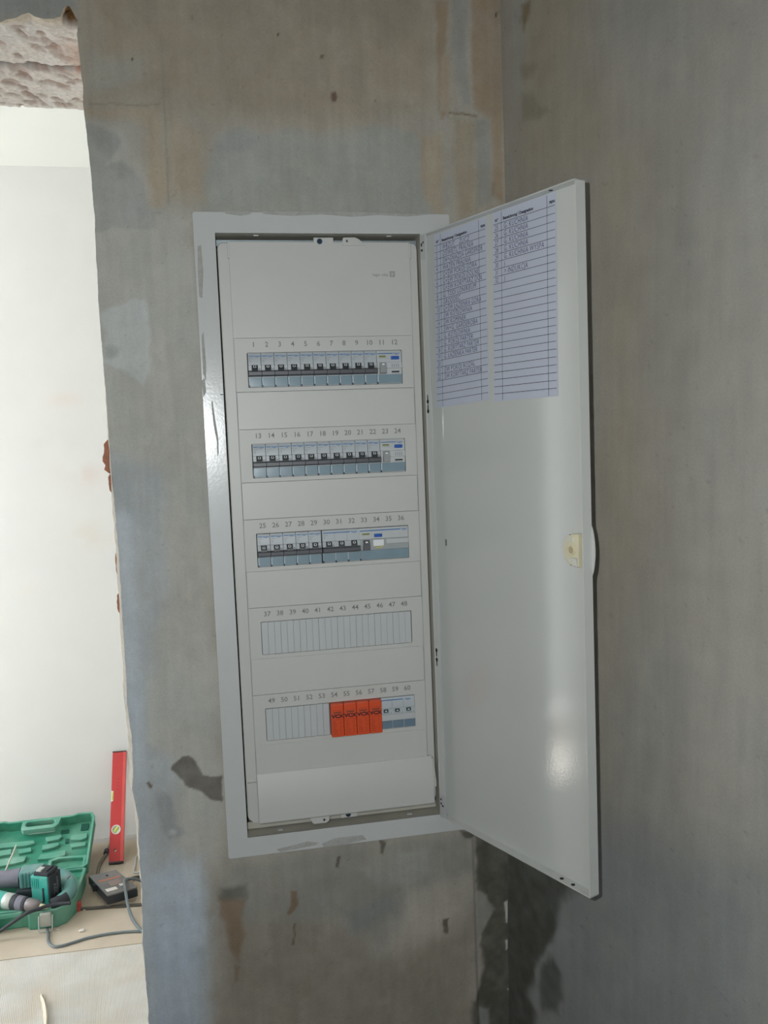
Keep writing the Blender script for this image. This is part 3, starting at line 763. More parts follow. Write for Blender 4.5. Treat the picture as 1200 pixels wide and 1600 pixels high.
# stiffening corner plates, holes and keyholes
for (u0, u1, z0, z1) in ((0.001, 0.0125, 1.7505, 1.7815), (0.001, 0.0155, 0.9465, 0.9790)):
    m = MB(); dbox(m, u0, u1, z0, z1, -0.0006, 0.0004)
    obj('hinge_plate', m, M_FRAME, hstrip)
def spot(u, z, ru, rz, w=-0.0008):
    return MB().plate([(u + ru * math.cos(t * math.pi / 6), z + rz * math.sin(t * math.pi / 6)) for t in range(12)], [], 0.0003, lambda a, b, c: D(a, b, c + w))
for (u, z, ru, rz) in ((0.0042, 1.7700, 0.0014, 0.0026), (0.0080, 1.7725, 0.0012, 0.0018), (0.0046, 1.7622, 0.0020, 0.0016), (0.0046, 0.9720, 0.0015, 0.0015), (0.0050, 0.9655, 0.0013, 0.0018), (0.0085, 0.9628, 0.0022, 0.0014)):
    obj('rivet_hole', spot(u, z, ru, rz), M_BLACK, hstrip)
for (z, up) in ((1.5555, 1), (1.5420, 1), (1.1920, -1), (1.1780, -1)):
    k = [(math.cos(t) * 0.0023, math.sin(t) * 0.0030 - 0.0028 * up) for t in [i * math.pi / 8 for i in range(16)]]
    m = MB().plate([(0.0050 + a, z + b) for a, b in k], [], 0.0003, lambda a, b, c: D(a, b, c + 0.0001))
    m.plate([(0.0040, z - 0.002 * up), (0.0060, z - 0.002 * up), (0.0058, z + 0.0065 * up), (0.0043, z + 0.0065 * up)][::up], [], 0.0003, lambda a, b, c: D(a, b, c + 0.00005))
    obj('keyhole', m, M_BLACK, hstrip)
for (u, z0) in ((0.2400, DZ0 + 0.0014), (0.2590, DZ0 + 0.0014), (0.2480, DZ1 - 0.0018)):
    m = MB().plate(circ(u, 0.006, 0.0026), [], 0.0003, lambda a, b, c, z0=z0: D(a, z0 + 0.0002 + c, b))
    obj('rim_hole', m, M_BLACK, door)
m = MB().plate(rect(0.0215, 0.0250, 1.3475, 1.3570, 0.001, 2), [], 0.0003, lambda a, b, c: D(a, b, c + PW(a) - 0.0003))
obj('scuff', m, M_MARK, door)
# lock: cream half-round latch body
LZ = 1.3625
arc = [(0.2745, LZ + 0.0195)] + [(0.2745 - 0.0185 * math.sin(t), LZ + 0.0195 * math.cos(t)) for t in [math.pi * i / 14 for i in range(15)]] + [(0.2745, LZ - 0.0195), (0.2805, LZ - 0.0195), (0.2805, LZ + 0.0195)]
arc = arc[1:]
m = MB().plate(arc, [], 0.010, lambda a, b, c: D(a, b, c + 0.0098), bevel=0.0008)
lock = obj('latch', m, M_CREAM, door)
lock['label'] = 'cream plastic latch near the free edge of the door'
ring = [(0.2745 - 0.0125 * math.sin(t), LZ + 0.0140 * math.cos(t)) for t in [math.pi * i / 10 for i in range(11)]]
m = MB().plate(circ(0.2700, LZ, 0.0062), [circ(0.2700, LZ, 0.0042)], 0.003, lambda a, b, c: D(a, b, c + 0.0040), bevel=0.0005)
obj('latch_ring', m, M_CREAM, lock)
m = MB().plate(circ(0.2700, LZ, 0.0040), [], 0.001, lambda a, b, c: D(a, b, c + 0.0046))
obj('latch_pin', m, mat('beige_pin', (190, 172, 140), rough=0.5), lock)
for dz in (0.0125, -0.0125):
    m = MB(); dbox(m, 0.2665, 0.2730, LZ + dz - 0.0030, LZ + dz + 0.0030, 0.0030, 0.0060)
    obj('latch_clip', m, M_CREAM2, lock)
m = MB(); dbox(m, 0.2740, 0.2795, LZ - 0.0185, LZ - 0.0090, 0.0020, 0.0060)
obj('latch_clip', m, M_CREAM2, lock)
for dz in (0.0178, -0.0178):
    m = MB(); dbox(m, 0.2665, 0.2735, LZ + dz - 0.0007, LZ + dz + 0.0007, 0.0052, 0.0056)
    obj('latch_slit', m, M_BLACK, lock)
# finger pull bulging past the free edge
pl = [(0.2760, LZ + 0.030)] + [(DL - 0.001 + 0.0052 * math.sin(math.pi * i / 12) ** 0.7, LZ + 0.030 - 0.060 * i / 12) for i in range(13)] + [(0.2760, LZ - 0.030)]
m = MB().plate(pl, [], 0.0022, lambda a, b, c: D(a, b, c + DT + 0.0005), bevel=0.0006)
obj('finger_pull', m, M_DOOR, door)

# ------------------------------------------------------------------ circuit lists stuck inside the door
M_PAPER = mat('bluish_paper', (196, 200, 214), rough=0.7, var=0.02, scale=40)
M_INK = mat('black_print', (44, 46, 62), rough=0.7)
M_PEN = mat('blue_grey_pen', (78, 82, 122), rough=0.7)
WP = 0.0112
def circuit_list(corners, label, vlines, entries):
    """corners: top-left, top-right, bottom-right, bottom-left in door coordinates"""
    (a0, a1), (b0, b1), (c0, c1), (d0, d1) = corners
    O = Vector(Dw((a0 + b0) / 2, d1, WP))
    def F(s, t, w=0.0):                          # s across 0..1, t down in metres
        h = 1 - 0
        tt = t / (a1 - d1)
        l = (a0 + (d0 - a0) * tt, a1 + (d1 - a1) * tt); r = (b0 + (c0 - b0) * tt, b1 + (c1 - b1) * tt)
        uu_ = l[0] + (r[0] - l[0]) * s
        p = Dw(uu_, l[1] + (r[1] - l[1]) * s, PW(uu_) - 0.0007 + w)
        return (p[0] - O.x, p[1] - O.y, p[2] - O.z)
    sh = thing('circuit_list', label, 'paper list', O, 'handwritten circuit lists on the door')
    H = a1 - d1
    m = MB(); n = 12
    v = [F(s, H * k / n, w) for w in (0.0, 0.0003) for k in range(n + 1) for s in (0, 1)]
    f = []
    for k in range(n):
        f.append((2 * k, 2 * k + 1, 2 * k + 3, 2 * k + 2)); e = 2 * (n + 1)
        f.append((e + 2 * k, e + 2 * k + 2, e + 2 * k + 3, e + 2 * k + 1))
        f.append((2 * k, 2 * k + 2, e + 2 * k + 2, e + 2 * k)); f.append((2 * k + 1, e + 2 * k + 1, e + 2 * k + 3, 2 * k + 3))
    f += [(0, e, e + 1, 1), (2 * n, 2 * n + 1, e + 2 * n + 1, e + 2 * n)]
    m.add(v, f)
    paper = obj('paper', m, M_PAPER, sh)
    rl = MB(); wd = b0 - a0
    t0, dt = 0.0146, 0.00925
    for k in range(24):
        t = t0 + dt * k
        rl.add([F(0.01, t, -0.0002), F(0.985, t, -0.0002), F(0.985, t + 0.00062, -0.0002), F(0.01, t + 0.00062, -0.0002)], [(0, 1, 2, 3)])
    for s in vlines:
        rl.add([F(s, 0.001, -0.0002), F(s + 0.0055, 0.001, -0.0002), F(s + 0.0055, H - 0.001, -0.0002), F(s, H - 0.001, -0.0002)], [(0, 1, 2, 3)])
    o = obj('ruled_lines', rl, M_INK, sh, smooth=False); o['kind'] = 'stuff'
    hd = MB()
    for (txt, s, sz) in (('N°', 0.04, 0.0050), ('Bezeichnung / Designation', vlines[0] + 0.03, 0.0050), ('PE/N', vlines[1] + 0.04, 0.0042)):
        hd.text(txt, sz, lambda a, b, c, s=s: F(s + a / wd, 0.0105 - b, -0.00025), align='LEFT', offset=0.00022)
    obj('printed_heading', hd, M_INK, sh, smooth=False)
    rr = random.Random(len(label))
    for k, (no, txt) in enumerate(entries):
        if not no and not txt: continue
        m = MB(); t = t0 + dt * k + 0.0052
        if no: m.text(no, 0.0088, lambda a, b, c: F(0.035 + a / wd, t - b, -0.00025), align='LEFT', shear=0.12, stretch=0.72, offset=0.0)
        if txt:
            st = min(0.74, (vlines[1] - vlines[0] - 0.06) * wd / (0.0095 * 0.61 * max(len(txt), 1)))
            rise = rr.uniform(-0.004, 0.006)
            m.text(txt, 0.0095, lambda a, b, c: F(vlines[0] + 0.04 + a / wd, t - b - a * rise, -0.00025), align='LEFT', shear=0.1, stretch=st, offset=0.0, space=1.08)
        obj('handwritten_entry', m, M_PEN, sh, smooth=False)
    return sh
L1 = [('1', 'WRZUT    ZLICZ'), ('2', 'OŚWIETL PRALNIA'), ('3', 'ŚW+GNIAZDA GARDEROB'), ('4', 'WATEN PRALNIA'), ('5', 'G+ŚW POKÓJ GÓRA'), ('6', 'G+ŚW POKÓJ DOLNE'), ('7', 'G+ŚW KORYTARZ DÓŁ'), ('8', 'G. TODI LONIRIEUM'), ('9', 'GRODDEC'), ('10', 'G+ŚW ŁAZIENKA GÓRA'),
      ('13', 'ŚW KOTŁOWNIA'), ('14', 'ŚW KOMINEK'), ('15', 'ŚW+G. GARDEROBA'), ('16', 'G. KOTŁOWNIA'), ('17', 'G. POKÓJ PARTER'), ('18', 'G. KORYTARZ PARTER'), ('19', 'G. ŁAZIENKA PARTER'), ('20', ''), ('21', 'ŚW POKÓJ ROZAL'), ('22', 'ŚW KORYTARZ PARTER')]
L2 = [('25', 'G. KUCHNIA'), ('26', 'G. KUCHNIA'), ('27', 'G. KUCHNIA'), ('28', 'G. KUCHNIA'), ('29', 'G. KUCHNIA WYSPA'), ('30', ')'), ('31', '> INDUKCJA'), ('32', ')')]
circuit_list([(0.0202, 1.7805), (0.1275, 1.7810), (0.1238, 1.5480), (0.0130, 1.5430)], 'bluish paper circuit list nearer the hinge, twenty handwritten rows', (0.125, 0.865), L1)
circuit_list([(0.1405, 1.7822), (0.2500, 1.7818), (0.2458, 1.5450), (0.1328, 1.5450)], 'bluish paper circuit list nearer the free door edge, only top rows filled in', (0.145, 0.865), L2)

# ------------------------------------------------------------------ modular devices in the cabinet
M_DEV = mat('light_grey_device', (178, 183, 186), rough=0.4, var=0.02)
M_DEV2 = mat('pale_grey_device', (186, 188, 188), rough=0.4, var=0.02)
M_BLUE = mat('blue_stripe', (52, 110, 168), rough=0.5)
M_BLUET = mat('blue_lettering', (70, 120, 172), rough=0.5)
M_TOG = mat('dark_grey_toggle', (78, 78, 82), rough=0.4)
M_TOGB = mat('black_toggle', (46, 50, 52), rough=0.4)
M_TEAL = mat('clear_bluish_label_carrier', (130, 150, 160), rough=0.25, var=0.05, spec=0.5)
M_TEALD = mat('dark_bluish_label_carrier', (112, 132, 146), rough=0.2, var=0.05)
M_WH = mat('white_mark', (225, 226, 226), rough=0.5)
M_GLINT = mat('bluish_white_glint', (196, 208, 214), rough=0.5)
M_FINE = mat('fine_grey_print', (142, 146, 150), rough=0.6)
M_GREEN = mat('green_label', (112, 124, 48), rough=0.5)
M_BTN = mat('blue_test_button', (26, 84, 168), rough=0.35)
M_ORANGE = mat('orange_arrester', (214, 77, 33), rough=0.42, var=0.03)
M_ORLINE = mat('dark_orange_print', (168, 58, 24), rough=0.6)
M_NAVY = mat('dark_plum_lettering', (60, 18, 28), rough=0.6)
M_GRTOG = mat('mid_grey_toggle', (150, 152, 152), rough=0.4)
M_YEL = mat('yellow_mark', (214, 200, 92), rough=0.5)
M_GW = mat('green_window', (34, 62, 56), rough=0.4)
M_RIB = mat('bluish_white_blank', (187, 189, 189), rough=0.4, var=0.01)
M_GREY = mat('plain_grey_module', (158, 162, 162), rough=0.4)

PITCH = 0.018
def nose(w, mb=None):
    """side profile of the front of a modular device, extruded over its width (local x from 0, z down from 0)"""
    pr = [(0.006, -0.0004), (-0.0006, -0.0004), (-0.0010, -0.0010), (-0.0010, -0.0160), (-0.0030, -0.0166), (-0.0030, -0.0246), (-0.0004, -0.0250), (-0.0004, -0.0466), (0.006, -0.0466), (0.006, -0.062), (0.048, -0.062), (0.048, 0.016), (0.006, 0.016)]
    mb = mb or MB()
    return mb.prism(pr, 0.0003, w - 0.0003, lambda y, z, c: (c, y, z))
def flat(x0, x1, z0, z1, y, mb=None, t=0.0003):
    return (mb or MB()).box(x0, x1, y - t, y, z0, z1)
def carrier(root, w, m=M_TEAL):
    c = obj('label_carrier', MB().bbox(0.0010, w - 0.0004, -0.0022, -0.0002, -0.0458, -0.0334, r=0.0006), m, root)
    obj('carrier_glint', MB().bbox(0.0000, 0.0016, -0.0030, -0.0002, -0.0455, -0.0340, r=0.0005), M_GLINT, c)  # pale strip painted in as the bright highlight on the carrier's left edge
    obj('carrier_latch', MB().bbox(-0.0008, 0.0014, -0.0034, -0.0004, -0.0468, -0.0440, r=0.0005), M_TOGB, c)
    return c
def brand(root, x0, x1, tx, z=-0.0042):
    """blue stripe followed by the maker's lettering"""
    obj('blue_stripe', flat(x0, x1, z - 0.0006, z + 0.0006, -0.0011), M_BLUE, root)
    m = MB().text('hager', 0.0040, lambda a, b, c: (a + tx, -0.0014, b + z), align='LEFT', offset=0.00008)
    obj('lettering', m, M_BLUET, root, smooth=False)
def toggle(root, x, bar=True):
    s = obj('toggle', MB().prism([(-0.0028, -0.0164), (-0.0052, -0.0170), (-0.0072, -0.0205), (-0.0078, -0.0250), (-0.0028, -0.0255)], x - 0.0041, x + 0.0041, lambda y, z, c: (c, y, z)), M_TOGB, root)
    obj('toggle_mark', MB().plate(rect(x - 0.0020, x + 0.0020, -0.0206, -0.0174, 0.0008, 2), [rect(x - 0.0011, x + 0.0011, -0.0199, -0.0178)], 0.0003, lambda a, b, c: (a, -0.0066 + (b + 0.019) * 0.55 + c, b)), M_WH, s)
def bar(root, x0, x1):
    obj('toggle_bar', MB().prism([(0.0, -0.0240), (-0.0060, -0.0242), (-0.0085, -0.0262), (-0.0085, -0.0306), (-0.0060, -0.0322), (0.0, -0.0324)], x0, x1, lambda y, z, c: (c, y, z)), M_TOG, root)
def prints(root, x0, w=0.0145):
    m = MB()
    for (a, b, z) in ((0.0005, 0.0070, -0.0073), (0.0005, 0.0040, -0.0098), (0.0010, 0.0034, -0.0114), (0.0016, 0.0028, -0.0130)):
        flat(x0 + a, x0 + b, z - 0.0006, z, -0.0011, m, 0.0002)
    obj('fine_print', m, M_FINE, root, smooth=False)['kind'] = 'stuff'
    m = MB()
    flat(x0 + 0.0128, x0 + 0.0158, -0.0232, -0.0224, -0.0031, m, 0.0002); flat(x0 + 0.0128, x0 + 0.0158, -0.0218, -0.0213, -0.0031, m, 0.0002)
    obj('fine_print', m, M_TOG, root, smooth=False)

DEV_Y = 0.0002
def base_loc(x, row): return (x, DEV_Y, ROWS[row])
SLOTX = [0.0002 + PITCH * k for k in range(12)]
G_MCB = 'single miniature circuit breakers'
def make_mcb(loc, label):
    r = thing('circuit_breaker', label, 'circuit breaker', loc, G_MCB)
    obj('housing', nose(PITCH), M_DEV, r)
    brand(r, 0.0014, 0.0072, 0.0080)
    prints(r, 0.0010)
    toggle(r, 0.0088)
    bar(r, 0.0003, PITCH - 0.0003)
    carrier(r, PITCH)
    return r
ORD = ['first', 'second', 'third', 'fourth', 'fifth', 'sixth', 'seventh', 'eighth', 'ninth', 'tenth']
RN = ['top', 'second', 'third']
proto = None
for row, cnt in ((0, 10), (1, 10), (2, 5)):
    for k in range(cnt):
        no = row * 12 + k + 1
        lab = 'light grey single circuit breaker, %s from the left in the %s row' % (ORD[k], RN[row])
        if proto is None: proto = make_mcb(base_loc(SLOTX[k], row), lab)
        else: dup(proto, base_loc(SLOTX[k], row), lab, G_MCB)

def make_rcd(loc, label):
    w = 2 * PITCH
    r = thing('residual_current_device', label, 'safety switch', loc, 'two-module residual current devices')
    obj('housing', nose(w), M_DEV2, r)
    brand(r, 0.0014, 0.0235, 0.0245)
    obj('green_label', flat(0.0036, 0.0130, -0.0092, -0.0070, -0.0011), M_GREEN, r)
    obj('test_button', MB().bbox(0.0205, 0.0322, -0.0032, -0.0006, -0.0128, -0.0080, r=0.0006), M_BTN, r)
    t = obj('toggle', MB().prism([(-0.0028, -0.0168), (-0.0060, -0.0176), (-0.0082, -0.0240), (-0.0085, -0.0315), (0.0, -0.0325)], 0.0036, 0.0128, lambda y, z, c: (c, y, z)), M_GRTOG, r)
    obj('toggle_mark', flat(0.0066, 0.0098, -0.0208, -0.0186, -0.0078), M_WH, t)
    m = MB()
    for k in range(4): flat(0.0210 + 0.0030 * k, 0.0222 + 0.0030 * k, -0.0236, -0.0190, -0.0031, m, 0.0002)
    obj('fine_print', m, M_FINE, r, smooth=False)
    obj('black_label', flat(0.0212, 0.0322, -0.0308, -0.0288, -0.0006), M_BLACK, r)
    m = MB(); flat(0.0210, 0.0324, -0.0322, -0.0316, -0.0006, m); flat(0.0036, 0.0150, -0.0106, -0.0101, -0.0011, m)
    obj('fine_print', m, M_FINE, r, smooth=False)
    carrier(r, w)
    return r
r0 = make_rcd(base_loc(SLOTX[10], 0), 'two-module safety switch with blue button at right end of the top row')
dup(r0, base_loc(SLOTX[10], 1), 'two-module safety switch with blue button at right end of the second row', 'two-module residual current devices')

# three-pole breaker, third row
r = thing('three_pole_breaker', 'wide three-pole circuit breaker with joined toggles, middle of the third row', 'circuit breaker', base_loc(SLOTX[5] + 0.0012, 2))
obj('housing', nose(3 * PITCH), M_DEV, r)
brand(r, 0.0014, 0.0405, 0.0420)
prints(r, 0.0010)
for k in range(3): toggle(r, 0.0092 + PITCH * k)
bar(r, 0.0003, 3 * PITCH - 0.0003)
m = MB()
for k in (1, 2): flat(PITCH * k - 0.0002, PITCH * k + 0.0002, -0.0160, -0.0030, -0.0011, m)
obj('pole_joint', m, M_FINE, r, smooth=False)
for k in range(3):
    obj('label_carrier', MB().bbox(0.0010 + PITCH * k, PITCH * (k + 1) - 0.0004, -0.0022, -0.0002, -0.0458, -0.0334, r=0.0006), M_TEAL, r)
    obj('carrier_latch', MB().bbox(PITCH * k - 0.0004, PITCH * k + 0.0018, -0.0034, -0.0004, -0.0468, -0.0440, r=0.0005), M_TOGB, r)

# four-module residual current device, third row
r = thing('four_pole_safety_switch', 'four-module safety switch with blue button and plain grey right half, third row', 'safety switch', base_loc(0.1448, 2))
w4 = 4 * PITCH - 0.0002
obj('housing', nose(w4), M_GREY, r)
obj('face_plate', MB().box(0.0004, w4 - 0.0006, -0.0014, -0.0004, -0.0170, -0.0006), M_DEV2, r)
obj('blue_stripe', flat(0.0014, 0.0600, -0.0050, -0.0036, -0.0015), M_BLUE, r)
m = MB().text('hager', 0.0040, lambda a, b, c: (a + 0.0612, -0.0017, b - 0.0042), align='LEFT', offset=0.00008)
obj('lettering', m, M_BLUET, r, smooth=False)
obj('green_label', flat(0.0044, 0.0150, -0.0102, -0.0080, -0.0015), M_GREEN, r)
obj('test_button', MB().bbox(0.0215, 0.0330, -0.0036, -0.0008, -0.0140, -0.0092, r=0.0006), M_BTN, r)
t = obj('toggle', MB().prism([(-0.0020, -0.0172), (-0.0060, -0.0180), (-0.0082, -0.0240), (-0.0085, -0.0318), (0.0, -0.0325)], 0.0050, 0.0142, lambda y, z, c: (c, y, z)), M_TOG, r)
obj('toggle_mark', flat(0.0078, 0.0112, -0.0212, -0.0190, -0.0078), M_WH, t)
mid = obj('window', MB().bbox(0.0196, 0.0350, -0.0040, -0.0026, -0.0268, -0.0176, r=0.0006), M_WH, r)
obj('yellow_mark', MB().tube([(0.0215, -0.0036, -0.0262), (0.0240, -0.0036, -0.0284), (0.0285, -0.0036, -0.0288), (0.0320, -0.0036, -0.0278), (0.0332, -0.0036, -0.0256)], 0.0007, 6, 4), M_YEL, mid)
obj('moulded_band', MB().bbox(0.0385, w4 - 0.0008, -0.0044, -0.0026, -0.0240, -0.0172, r=0.0007), M_DEV2, r)
obj('label_carrier', MB().bbox(0.0010, w4 - 0.0006, -0.0022, -0.0002, -0.0458, -0.0322, r=0.0006), M_TEAL, r)
obj('carrier_latch', MB().bbox(-0.0004, 0.0018, -0.0034, -0.0004, -0.0468, -0.0440, r=0.0005), M_TOGB, r)

# blank strips: fourth row whole, fifth row left
def blank(row, x0, n, w, label):
    r = thing('blanking_strip', label, 'blank cover strip', (x0, DEV_Y, ROWS[row]), 'ribbed blanking strips')
    back = MB().box(0, n * w, 0.0030, 0.0050, -0.0490, 0.0020)
    obj('backing', back, M_RIB, r)
    rb = MB().bbox(0.0001, w - 0.0001, -0.0003, 0.0031, -0.0466, -0.0004, r=0.0002, seg=1).mesh('rib')
    rb.materials.append(M_RIB)
    for k in range(n):
        o = bpy.data.objects.new('rib', rb); COL.objects.link(o); o.parent = r; o.location = (k * w, 0.0002 * ((k * 7) % 3 - 1), 0)
    return r
blank(3, 0.0000, 24, 0.0090, 'white ribbed blanking strip filling the whole fourth row')
blank(4, 0.0000, 10, 0.00905, 'short white ribbed blanking strip left of the orange arrester')
m = MB().box(0.0652, 0.0655, -0.0009, -0.0004, -0.030, -0.024)

# orange surge arrester, fifth row
r = thing('surge_arrester', 'bright orange four-cartridge surge arrester in the bottom row', 'surge arrester', (0.0915, DEV_Y, ROWS[4]))
obj('base', MB().box(0.0, 0.0744, 0.004, 0.048, -0.062, 0.016), M_GREY, r)
for k in range(4):
    x0 = 0.0002 + 0.01858 * k
    cart = obj('cartridge', MB().bbox(x0, x0 + 0.0182, -0.0105, 0.004, -0.0482, 0.0000, r=0.0011), M_ORANGE, r)
    m = MB().text('VCX', 0.0072, lambda a, b, c: (a + x0 + 0.0092, -0.0108, b - 0.0178), offset=0.0004, stretch=1.12)
    obj('lettering', m, M_NAVY, cart, smooth=False)
    obj('rating_plate', flat(x0 + 0.0035, x0 + 0.0152, -0.0134, -0.0112, -0.0106), mat('brown_plate', (128, 62, 36), rough=0.6) if k == 0 else bpy.data.materials['brown_plate'], cart)
    m = MB()
    flat(x0 + 0.0015, x0 + 0.0168, -0.0092, -0.0088, -0.0106, m)
    flat(x0 + 0.0015, x0 + 0.0168, -0.0228, -0.0223, -0.0106, m)
    rr = random.Random(3)
    for q_ in range(8):
        z = -0.0252 - 0.0026 * q_
        flat(x0 + 0.0020, x0 + 0.0020 + rr.uniform(0.004, 0.0075), z - 0.0007, z, -0.0106, m); flat(x0 + 0.0122, x0 + 0.0122 + rr.uniform(0.001, 0.0042), z - 0.0007, z, -0.0106, m)
    obj('fine_print', m, M_ORLINE, cart, smooth=False)['kind'] = 'stuff'

# three-module main switch, fifth row
r = thing('main_switch', 'pale three-module main switch with three dark windows, bottom row right end', 'main switch', (0.1660, DEV_Y, ROWS[4]))
w3 = 0.0506
obj('housing', nose(w3), M_DEV, r)
brand(r, 0.0010, 0.0330, 0.0365)
for k in range(3):
    x0 = w3 / 3 * k
    w_ = obj('toggle_window', MB().bbox(x0 + 0.0036, x0 + 0.0106, -0.0042, -0.0028, -0.0216, -0.0170, r=0.0004), M_GW, r)
    obj('toggle_mark', flat(x0 + 0.0056, x0 + 0.0086, -0.0200, -0.0186, -0.0042), M_WH, w_)
    m = MB(); flat(x0 + 0.0030, x0 + 0.0120, -0.0234, -0.0228, -0.0031, m); flat(x0 + 0.0140, x0 + 0.0152, -0.0238, -0.0226, -0.0031, m)
    obj('fine_print', m, M_FINE, r, smooth=False)
    obj('label_carrier', MB().bbox(x0 + 0.0006, x0 + w3 / 3 - 0.0004, -0.0022, -0.0002, -0.0458, -0.0352, r=0.0005), M_TEALD, r)
obj('toggle_bar', MB().prism([(0.0, -0.0245), (-0.0046, -0.0247), (-0.0060, -0.0262), (-0.0055, -0.0330), (0.0, -0.0345)], 0.0004, w3 - 0.0004, lambda y, z, c: (c, y, z)), M_DEV2, r)
m = MB()
for k in (1, 2): flat(w3 / 3 * k - 0.0002, w3 / 3 * k + 0.0002, -0.0160, -0.0030, -0.0011, m)
obj('pole_joint', m, M_FINE, r, smooth=False)

# ------------------------------------------------------------------ floor covering and tools in the far room
def ridged(name, rgb, rgb2, pitch, ang, bump=0.5):
    m = mat(name, rgb, rough=0.9, var=0.07, scale=9, spec=0.15, dust=(rgb2, 0.55, 7.0))
    nt = m.node_tree; b = nt.nodes['Principled BSDF']
    tc = nt.nodes.new('ShaderNodeTexCoord'); mp = nt.nodes.new('ShaderNodeMapping')
    mp.inputs['Rotation'].default_value = (0, 0, ang)
    wv = nt.nodes.new('ShaderNodeTexWave'); wv.wave_type = 'BANDS'; wv.bands_direction = 'X'; wv.wave_profile = 'SIN'
    wv.inputs['Scale'].default_value = 2 * math.pi / 20 / pitch
    wv.inputs['Distortion'].default_value = 0.4
    nt.links.new(tc.outputs['Object'], mp.inputs['Vector']); nt.links.new(mp.outputs['Vector'], wv.inputs['Vector'])
    bp = nt.nodes.new('ShaderNodeBump'); bp.inputs['Strength'].default_value = bump; bp.inputs['Distance'].default_value = 0.004
    nt.links.new(wv.outputs['Fac'], bp.inputs['Height']); nt.links.new(bp.outputs['Normal'], b.inputs['Normal'])
    return m
M_CARD = ridged('ridged_pale_card', (210, 206, 201), (198, 184, 164), 0.0046, math.radians(-9), 0.3)
M_CARDB = mat('smooth_brown_card', (196, 182, 164), rough=0.9, var=0.06, scale=8, bump=0.15, bscale=60, spec=0.15, dust=((214, 202, 186), 0.6, 5.0))
M_CARDC = ridged('ridged_tan_card', (190, 176, 156), (200, 192, 182), 0.006, math.radians(4), 0.3)
def sheet(pts, z0, t): return MB().plate(pts, [], t, lambda a, b, c: (a, b, z0 + t / 2 + c))
jag = random.Random(9)
edgeA = [(-1.2 + 0.05 * k, 1.575 - 0.055 * k / 20 * 1.0 + jag.uniform(-0.005, 0.005)) for k in range(22)]
near = [(-1.2, 0.35), (-0.15, 0.35)] + edgeA[::-1]
o = tag(obj('cardboard_sheet', sheet(near, 0.0002, 0.003), M_CARD), 'pale ridged cardboard floor cover nearest the passage', 'cardboard', 'floor covering')
mid_ = [(-1.2, 1.44), (-0.15, 1.40), (-0.15, 1.655), (-0.36, 1.637), (-0.58, 1.668), (-0.9, 1.70), (-1.2, 1.72)]
tag(obj('cardboard_sheet', sheet(mid_, 0.0034, 0.002), M_CARDB), 'smooth tan cardboard strip in front of the green case', 'cardboard', 'floor covering')
far_ = [(-1.5, 1.60), (-0.15, 1.60), (-0.15, 2.15), (-1.5, 2.15)]
tag(obj('cardboard_sheet', sheet(far_, 0.0001, 0.0028), M_CARDC), 'tan ridged cardboard under the charger and the spirit level', 'cardboard', 'floor covering')
# curled torn flap in the near sheet
m = MB()
pts = [(-0.612, 1.215), (-0.598, 1.17), (-0.588, 1.13), (-0.578, 1.09), (-0.570, 1.05)]
v = []; n = len(pts)
for k, (x, y) in enumerate(pts):
    w = 0.010 * math.sin(math.pi * (k + 0.3) / n)
    for s in range(5):
        t = s / 4 * 2.4
        v.append((x + w * math.sin(t), y + 0.002 * s, 0.0034 + w * (1 - math.cos(t)) * 0.9))
f = [(k * 5 + s, k * 5 + s + 1, (k + 1) * 5 + s + 1, (k + 1) * 5 + s) for k in range(n - 1) for s in range(4)]
m.add(v, f); v2 = [(x + 0.0008, y, z + 0.0008) for x, y, z in v]; m.add(v2, [q[::-1] for q in f])
tag(obj('torn_flap', m, mat('pale_torn_card', (226, 216, 198), rough=0.9)), 'curled torn paper flap on the pale ridged cardboard', 'paper scrap')
M_CRUMB = mat('plaster_crumb', (228, 222, 212), rough=0.95)
for (x, y, s, lab) in ((-0.545, 1.520, 0.008, 'white plaster crumb in front of the latch, largest one'), (-0.585, 1.655, 0.005, 'white plaster crumb against the red straightedge end'), (-0.555, 1.650, 0.0045, 'small white crumb along the dark straightedge'), (-0.620, 1.548, 0.004, 'tiny pale crumb below the case latch')):
    bm = bmesh.new(); bmesh.ops.create_icosphere(bm, subdivisions=2, radius=s)
    rr = random.Random(int(s * 1e5))
    for q in bm.verts: q.co = Vector((q.co.x * 1.3, q.co.y * 0.8, q.co.z * 0.5)) * rr.uniform(0.75, 1.2)
    zmin = min(q.co.z for q in bm.verts)
    o = obj('plaster_crumb', MB().bm(bm), M_CRUMB, smooth=False); o.location = (x, y, 0.0054 - zmin)
    tag(o, lab, 'plaster crumb', 'crumbs on the floor')

